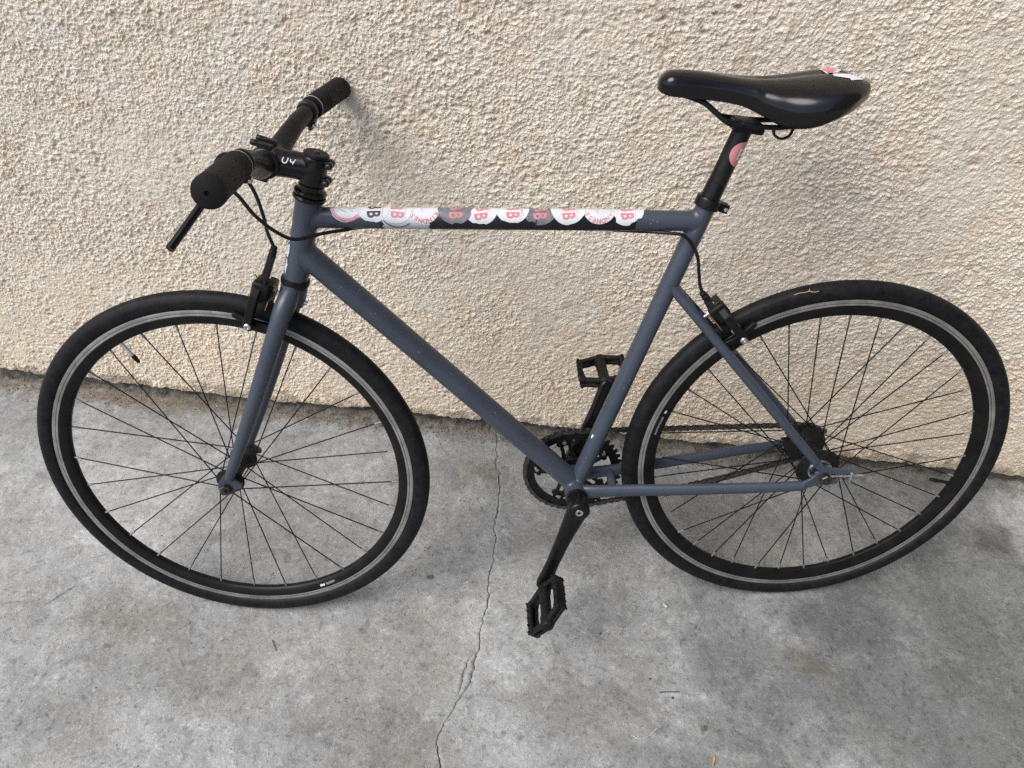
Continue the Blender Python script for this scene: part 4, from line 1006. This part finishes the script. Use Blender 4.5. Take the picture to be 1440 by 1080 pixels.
sv = [saddle_pt(tt_(i), -1 + 2 * k / ns_) for i in range(nt_ + 1) for k in range(ns_ + 1)]
sfc = [(i * (ns_ + 1) + k, i * (ns_ + 1) + k + 1, (i + 1) * (ns_ + 1) + k + 1, (i + 1) * (ns_ + 1) + k) for i in range(nt_) for k in range(ns_)]
# rolled underside
nb0 = len(sv)
for i in range(nt_ + 1):
    t = tt_(i)
    for k in range(ns_ + 1):
        s = -1 + 2 * k / ns_; q = saddle_pt(t, s); sk = tip(t, 0, interp(t, SKZ), .970)
        sv.append(V((q.x, q.y * 0.93, min(q.z - 0.003, sk + 0.004 + 0.35 * (q.z - sk)))))
W_ = ns_ + 1
sfc += [(nb0 + i * W_ + k, nb0 + (i + 1) * W_ + k, nb0 + (i + 1) * W_ + k + 1, nb0 + i * W_ + k + 1) for i in range(nt_) for k in range(ns_)]
for i in range(nt_):
    for k in (0, ns_): sfc.append((i * W_ + k, (i + 1) * W_ + k, nb0 + (i + 1) * W_ + k, nb0 + i * W_ + k))
for k in range(ns_):
    for i in (0, nt_): sfc.append((i * W_ + k, i * W_ + k + 1, nb0 + i * W_ + k + 1, nb0 + i * W_ + k))
saddle = mesh_obj('saddle', sv, sfc, 'saddle', bike, angle=60)
for s in (-1, 1):
    MB().tube(smooth_path([(-0.300, s * 0.010, 0.9600), (-0.272, s * 0.014, 0.9500), (-0.246, s * 0.021, 0.9300), (-0.228, s * 0.022, 0.9235), (-0.170, s * 0.022, 0.9190), (-0.140, s * 0.026, 0.9260), (-0.105, s * 0.034, 0.9500)], 6), 0.0036, 12).obj('saddle_rail', 'black_metal', saddle)
MB().tube(smooth_path([(-0.178, -0.026, 0.922), (-0.176, -0.027, 0.911), (-0.166, -0.028, 0.9055), (-0.155, -0.028, 0.910), (-0.151, -0.028, 0.924)], 6), [(0.0018, 0.0045)] * 25, 10).obj('saddle_loop', 'black_plastic', saddle)
# pale sticker remains on the tail of the saddle
def saddle_patch(name, t0, t1, s0, s1, mat, seed, lift=0.0006):
    r = random.Random(seed); n, m = 12, 10; v = []
    for i in range(n + 1):
        for k in range(m + 1):
            s = s0 + (s1 - s0) * k / m
            ta = t0 + 0.030 * math.sin(k * 1.1 + seed) * (1 if i == 0 else (n - i) / n)
            v.append(saddle_pt(min(0.995, ta + (t1 - ta) * i / n), s) + V((0, 0, lift)))
    f = [(i * (m + 1) + k, i * (m + 1) + k + 1, (i + 1) * (m + 1) + k + 1, (i + 1) * (m + 1) + k) for i in range(n) for k in range(m)]
    return mesh_obj(name, v, f, mat, saddle)
saddle_patch('sticker', 0.885, 0.968, -0.36, 0.16, 'white', 1)
saddle_patch('sticker', 0.893, 0.945, -0.15, 0.14, 'pink', 2, 0.0010)

# ---------------- stickers
class Wrap:
    """maps flat sticker coordinates (p along the tube, q round it) onto a tube"""
    def __init__(self, q0, ax, R, ang): 
        self.q0, self.ax, self.R, self.ang = V(q0), V(ax).normalized(), R, ang
        self.n0 = (-EY - self.ax * (-EY).dot(self.ax)).normalized(); n1 = self.n0.cross(self.ax)
        self.n1 = n1
    def __call__(self, p, q, lift):
        a = self.ang + q / self.R
        return self.q0 + self.ax * p + (self.n0 * math.cos(a) + self.n1 * math.sin(a)) * (self.R + lift)
def disc(name, wr, c, r, mat, parent, lift, r0=0.0, torn=0.0, seed=0, seg=40, squash=1.0, cq=0.0):
    rr = random.Random(seed); rings = 8; v = []; f = []
    ph_ = rr.uniform(0, 6.28); rr_l = [math.sin(2 * PI * k / seg * 2 + ph_) for k in range(seg)]      # edge lifts a little here and there
    edge = [1 - 0.006 * rr.random() for k in range(seg)]
    if torn > 0.05:
        for q in range(3):
            k0 = rr.randrange(seg); dp = torn * rr.uniform(.5, 1.2)
            for k in range(rr.randrange(2, 5)): edge[(k0 + k) % seg] = 1 - dp * rr.uniform(.7, 1)
    for i in range(rings + 1):
        for k in range(seg):
            w = 2 * PI * k / seg; ro = r0 + (r * edge[k] - r0) * i / rings
            v.append(wr(c + math.cos(w) * ro, cq + math.sin(w) * ro * squash, lift + (0.0004 * edge[k] * max(0, rr_l[k]) if i == rings else 0)))
    for i in range(rings):
        for k in range(seg): f.append((i * seg + k, i * seg + (k + 1) % seg, (i + 1) * seg + (k + 1) % seg, (i + 1) * seg + k))
    return mesh_obj(name, v, f, mat, parent)
def text_flat(s, size, bold=0.03):
    cu = bpy.data.curves.new('letters', 'FONT'); cu.body = s; cu.size = size; cu.align_x = 'CENTER'; cu.align_y = 'CENTER'; cu.offset = size * bold; cu.resolution_u = 3
    o = bpy.data.objects.new('letters', cu); C.objects.link(o)
    dg = bpy.context.evaluated_depsgraph_get(); dg.update()
    me = bpy.data.meshes.new_from_object(o.evaluated_get(dg)); bm = bmesh.new(); bm.from_mesh(me)
    bpy.data.objects.remove(o); bpy.data.curves.remove(cu); bpy.data.meshes.remove(me); return bm
def letters(name, wr, items, mat, parent, lift):
    """items: (text, size, centre p, centre q, rotation, x stretch); joined print of one sticker"""
    vv = []; ff = []
    for s, size, cp_, cq, rot, sx in items:
        bm = text_flat(s, size)
        for v in bm.verts:
            x, y = v.co.x * sx, v.co.y; v.co = V((cp_ + x * math.cos(rot) - y * math.sin(rot), cq + x * math.sin(rot) + y * math.cos(rot), 0))
        lo = min(v.co.y for v in bm.verts); hi = max(v.co.y for v in bm.verts); y = lo + 0.0015
        while y < hi:
            bmesh.ops.bisect_plane(bm, geom=bm.verts[:] + bm.edges[:] + bm.faces[:], plane_co=(0, y, 0), plane_no=(0, 1, 0)); y += 0.0015
        bm.verts.index_update(); n = len(vv)
        vv += [wr(v.co.x, v.co.y, lift) for v in bm.verts]; ff += [tuple(n + q.index for q in p.verts) for p in bm.faces]; bm.free()
    return mesh_obj(name, vv, ff, mat, parent, smooth=False)
tt_ax = (TT1 - TT0).normalized()
tw = Wrap(TT0, tt_ax, TT_R, R_(88))
def tpos(x): return (V((x, 0, 0)).x - TT0.x) / tt_ax.x
kinds = [(-0.7685, 'ring'), (-0.7310, 'black'), (-0.6985, 'band'), (-0.6590, 'kind'), (-0.6140, 'grey'), (-0.5770, 'pink'), (-0.5320, 'pink'), (-0.4925, 'grey'), (-0.4510, 'pink'), (-0.4060, 'kind'), (-0.3660, 'pink')]
r_s = 0.0258
tp = [(TT_R + 0.00012, 0.0), (TT_R + 0.0002, 0.0002), (TT_R + 0.0002, 0.370), (TT_R + 0.00012, 0.3702)]
MB().lathe(tp, TT0 + tt_ax * tpos(-0.7220), tt_ax, 40, caps=False).obj('black_tape', 'tape', top_tube)
order = [0, 2, 1, 4, 3, 6, 5, 8, 7, 9, 10]
for rank, i in enumerate(order):
    js = random.Random(500 + i); jq, jr, js_ = js.uniform(-.0022, .0018), R_(js.uniform(-11, 11)), js.uniform(.93, 1.05)
    x, kd = kinds[i]; c = tpos(x); lf = 0.00030 + 0.00022 * (rank % 4)
    if kd == 'band':
        v = []; n, m = 10, 26
        for a in range(n + 1):
            for b in range(m + 1):
                jag = 0.0016 * math.sin(b * 1.7) if a in (0, n) else 0
                v.append(tw(c - 0.019 + jag + 0.066 * a / n, -0.046 + 0.060 * b / m, 0.00022))
        f = [(a * (m + 1) + b, a * (m + 1) + b + 1, (a + 1) * (m + 1) + b + 1, (a + 1) * (m + 1) + b) for a in range(n) for b in range(m)]
        mesh_obj('sticker', v, f, 'white', top_tube)
    st = disc('sticker', tw, c, r_s * js_ * (1.0 if kd != 'grey' else 0.97), 'grey_vinyl' if kd == 'grey' else 'white', top_tube, lf, torn=0.13 if i in (4, 5, 7, 9, 10) else 0.06, seed=90 + i, cq=jq)
    lp = lf + 0.00016
    if kd == 'ring':
        disc('sticker_ring', tw, c, r_s * 0.96, 'pink', top_tube, lp, r_s * 0.87, cq=jq); disc('sticker_ring', tw, c, r_s * 0.83, 'pink', top_tube, lp, r_s * 0.78, cq=jq)
        ln = MB()
        for p0_, q0_, p1_, q1_ in ((-.013, -.003, .000, -.011), (-.002, .001, .009, -.010), (.004, -.002, .014, -.004)):
            ln.tube([tw(c + p0_ + (p1_ - p0_) * u / 6, q0_ + (q1_ - q0_) * u / 6, lp) for u in range(7)], 0.00022, 5)
        ln.obj('sticker_print', 'ink', top_tube)
    elif kd in ('black', 'pink', 'grey', 'band'):
        mt = 'ink' if kd == 'black' else 'pink'
        letters('sticker_print', tw, [('B', 0.0260, c + 0.006 * math.sin(jr), 0.0010 + jq, -PI / 2 + jr, 0.70), ('B', 0.0260, c - 0.0068 * math.sin(-jr) * -1, -0.0125 + jq, -PI / 2 + jr, 0.70)], mt, top_tube, lp)
        ln = MB().tube([tw(c + 0.0128, -0.018 + 0.020 * u / 8, lp) for u in range(9)], 0.00018, 5); ln.obj('sticker_print', mt, top_tube)
    elif kd == 'kind':
        its = []
        word = 'KINDNESS'
        for k, ch in enumerate(word):
            a = R_(-25) - R_(19) * k + jr                    # clockwise round the lower half
            its.append((ch, 0.0092, c + math.cos(a) * r_s * 0.78, jq + math.sin(a) * r_s * 0.78, a - PI / 2, 0.95))
        letters('sticker_print', tw, its, 'pink', top_tube, lp)
        MB().tube([tw(c - 0.004 + 0.002 * u / 5, -0.001 - 0.007 * u / 5, lp) for u in range(6)], 0.00022, 5).obj('sticker_print', 'ink', top_tube)
# dark curved stroke printed over the white band
c = tpos(-0.6985)
MB().tube([tw(c - 0.018 + 0.037 * u / 12, -0.0215 - 0.0105 * math.sin(PI * (u / 12) * 0.9), 0.0009) for u in range(13)], 0.0006, 6).obj('sticker_print', 'ink', top_tube)
# seat post sticker
pw = Wrap(post_b, pd, 0.0135, R_(0))
c_ = 0.087
pw.ang = 0.0
sgn_q = 1 if pw.n1.x > 0 else -1
pw.ang = sgn_q * R_(48)
disc('sticker', pw, c_, 0.0185, 'salmon', seat_post, 0.0003, seed=3)
v = [pw(c_ - 0.008 + 0.016 * a / 6, sgn_q * (-0.0065 + 0.012 * b / 6), 0.0005) for a in range(7) for b in range(7)]
mesh_obj('sticker_print', v, [(a * 7 + b, a * 7 + b + 1, (a + 1) * 7 + b + 1, (a + 1) * 7 + b) for a in range(6) for b in range(6)], 'white', seat_post)
letters('sticker_print', pw, [('B', 0.0065, c_ - 0.0032, sgn_q * -0.001, 0, 1), ('B', 0.0065, c_ + 0.0032, sgn_q * -0.001, 0, 1)], 'grey_vinyl', seat_post, 0.0007)

# ================================================================== small things lying about
def twig(name, pts, r, mat, label, cat, group=None):
    o = MB().tube(smooth_path(pts, 4), r, 7).obj(name, mat); return tag(o, label, cat, group)
# dry grass stem caught on the rear tyre
def on_tyre(ang, across):
    """point on the rear tyre skin: ang round the wheel, across = angle round the casing towards the camera"""
    cc, rr = RW - 0.0147, 0.0152; r_ = cc + math.cos(across) * rr
    return bike.matrix_world @ V((math.cos(ang) * r_, -math.sin(across) * rr, RW + math.sin(ang) * r_))
st = MB().tube(smooth_path([on_tyre(R_(106.5), .78), on_tyre(R_(105), .72), on_tyre(R_(103.6), .80), on_tyre(R_(102.6), .78), on_tyre(R_(101.2), .98), on_tyre(R_(100.2), .96)], 4), 0.00075, 6)
st.tube(smooth_path([on_tyre(R_(102.8), .80), on_tyre(R_(102.4), .66), on_tyre(R_(102.3), .52)], 4), 0.0005, 6)
tag(st.obj('straw', 'straw'), 'bent dry straw caught on top of the rear tyre', 'straw')

def flake(name, x, y, L, W, rot, mat, label, cat, seed, curl=0.0025):
    r = random.Random(seed); v = []; n, m = 6, 4
    for i in range(n + 1):
        for k in range(m + 1):
            u = i / n * 2 - 1; w = k / m * 2 - 1; e = math.sqrt(max(0.02, 1 - u * u * 0.96))
            px = u * L / 2; py = w * W / 2 * e * r.uniform(.85, 1.1); pz = 0.0012 + curl * (u * u + 0.5 * w * w) + r.uniform(0, .0004)
            v.append((x + px * math.cos(rot) - py * math.sin(rot), y + px * math.sin(rot) + py * math.cos(rot), pz))
    f = [(i * (m + 1) + k, i * (m + 1) + k + 1, (i + 1) * (m + 1) + k + 1, (i + 1) * (m + 1) + k) for i in range(n) for k in range(m)]
    o = mesh_obj(name, v, f, mat); sd = o.modifiers.new('thickness', 'SOLIDIFY'); sd.thickness = 0.0005
    return tag(o, label, cat)
def pebble(name, x, y, s, mat, label, cat, seed, group=None):
    bm = bmesh.new(); bmesh.ops.create_icosphere(bm, subdivisions=2, radius=s); r = random.Random(seed)
    sx, sy, sz = r.uniform(.8, 1.5), r.uniform(.7, 1.1), r.uniform(.45, .75)
    for v in bm.verts: v.co = V((v.co.x * sx, v.co.y * sy, v.co.z * sz)) * r.uniform(.86, 1.1) + V((x, y, s * sz * 0.75))
    me = bpy.data.meshes.new(name); bm.to_mesh(me); bm.free(); me.materials.append(M[mat]); o = bpy.data.objects.new(name, me); C.objects.link(o)
    return tag(o, label, cat, group)
flake('leaf_scrap', -0.702, -0.421, 0.011, 0.008, 0.6, 'leaf', 'rust brown leaf scrap between front wheel and floor crack', 'leaf', 1)
flake('leaf_scrap', -0.1440, -0.704, 0.020, 0.005, 1.35, 'straw', 'tan dry leaf sliver at the bottom edge of the floor', 'leaf', 2, 0.001)
flake('bark_flake', -0.1577, -0.651, 0.014, 0.008, 0.55, 'mortar', 'small grey triangular flake on the floor below the rear wheel', 'flake', 3, 0.0008)
flake('leaf_scrap', -0.2255, -0.4206, 0.012, 0.005, -0.7, 'stone', 'thin pale curled leaf scrap on floor left of rear tyre contact', 'leaf', 4, 0.003)
twig('twig', [(-0.236, -0.5965, .0012), (-0.222, -0.5940, .0016), (-0.199, -0.5905, .0012)], 0.0009, 'dark_grit', 'short straight dark twig on the floor below the rear wheel', 'twig')
twig('grass_stem', [(-1.448, -0.588, .0008), (-1.432, -0.566, .0014), (-1.412, -0.540, .0010)], 0.0004, 'dark_grit', 'long thin dark grass stem left of the front wheel', 'grass stem')
twig('grass_stem', [(-0.973, -0.597, .0010), (-0.966, -0.606, .0014), (-0.958, -0.617, .0008)], 0.0007, 'dark_grit', 'short dark grass stem on the floor in front of the front tyre', 'grass stem')
twig('grass_stem', [(-0.285, -0.680, .0008), (-0.270, -0.684, .0016), (-0.252, -0.676, .0018), (-0.241, -0.662, .0010)], 0.0006, 'stone', 'pale curved grass stem on the floor below the near pedal', 'grass stem')
pebble('pebble', -0.2119, -0.6035, 0.0022, 'dark_grit', 'tiny black pebble just below the straight dark twig', 'pebble', 5)
pebble('pebble', -0.253, -0.5735, 0.0018, 'dark_grit', 'tiny black pebble left of the straight dark twig', 'pebble', 6)
pebble('pebble', -0.3497, -0.496, 0.0022, 'dark_grit', 'tiny black pebble on the floor right of the near pedal', 'pebble', 7)
pebble('pebble', -0.8353, -0.0719, 0.0032, 'stone', 'whitish stone chip near the wall right of the front wheel', 'pebble', 8)
pebble('pebble', -0.5753, -0.1147, 0.0022, 'stone', 'tiny white stone chip between floor crack and chainring', 'pebble', 9)
# loose grit too fine to count
gv = []; gf = []; gr_ = random.Random(77)
for i in range(3600):
    if i < 2200: x = gr_.uniform(-2.0, 0.7); y = -0.012 - abs(gr_.gauss(0, .022))
    else: x = gr_.uniform(-1.9, 0.7); y = gr_.uniform(-1.1, -0.03)
    s_ = 0.0005 + (0.0018 if i < 2200 else 0.0010) * gr_.random() ** 3; n = len(gv); a = gr_.uniform(0, 6.28)
    for k in range(4): gv.append((x + math.cos(a + k * PI / 2) * s_ * gr_.uniform(.7, 1.3), y + math.sin(a + k * PI / 2) * s_ * gr_.uniform(.7, 1.3), -0.0008))
    gv.append((x + gr_.uniform(-.3, .3) * s_, y, 0.0004 + s_ * 0.9))
    gf += [(n + k, n + (k + 1) % 4, n + 4) for k in range(4)]
go = mesh_obj('grit', gv, gf, 'dark_grit', smooth=False, mats=['dark_grit', 'stone', 'mortar'], fmat=[(0, 0, 0, 2, 2, 1)[(i // 4) % 6] for i in range(len(gf))])
tag(go, 'fine loose grit and sand scattered over the concrete', 'grit', kind='stuff')
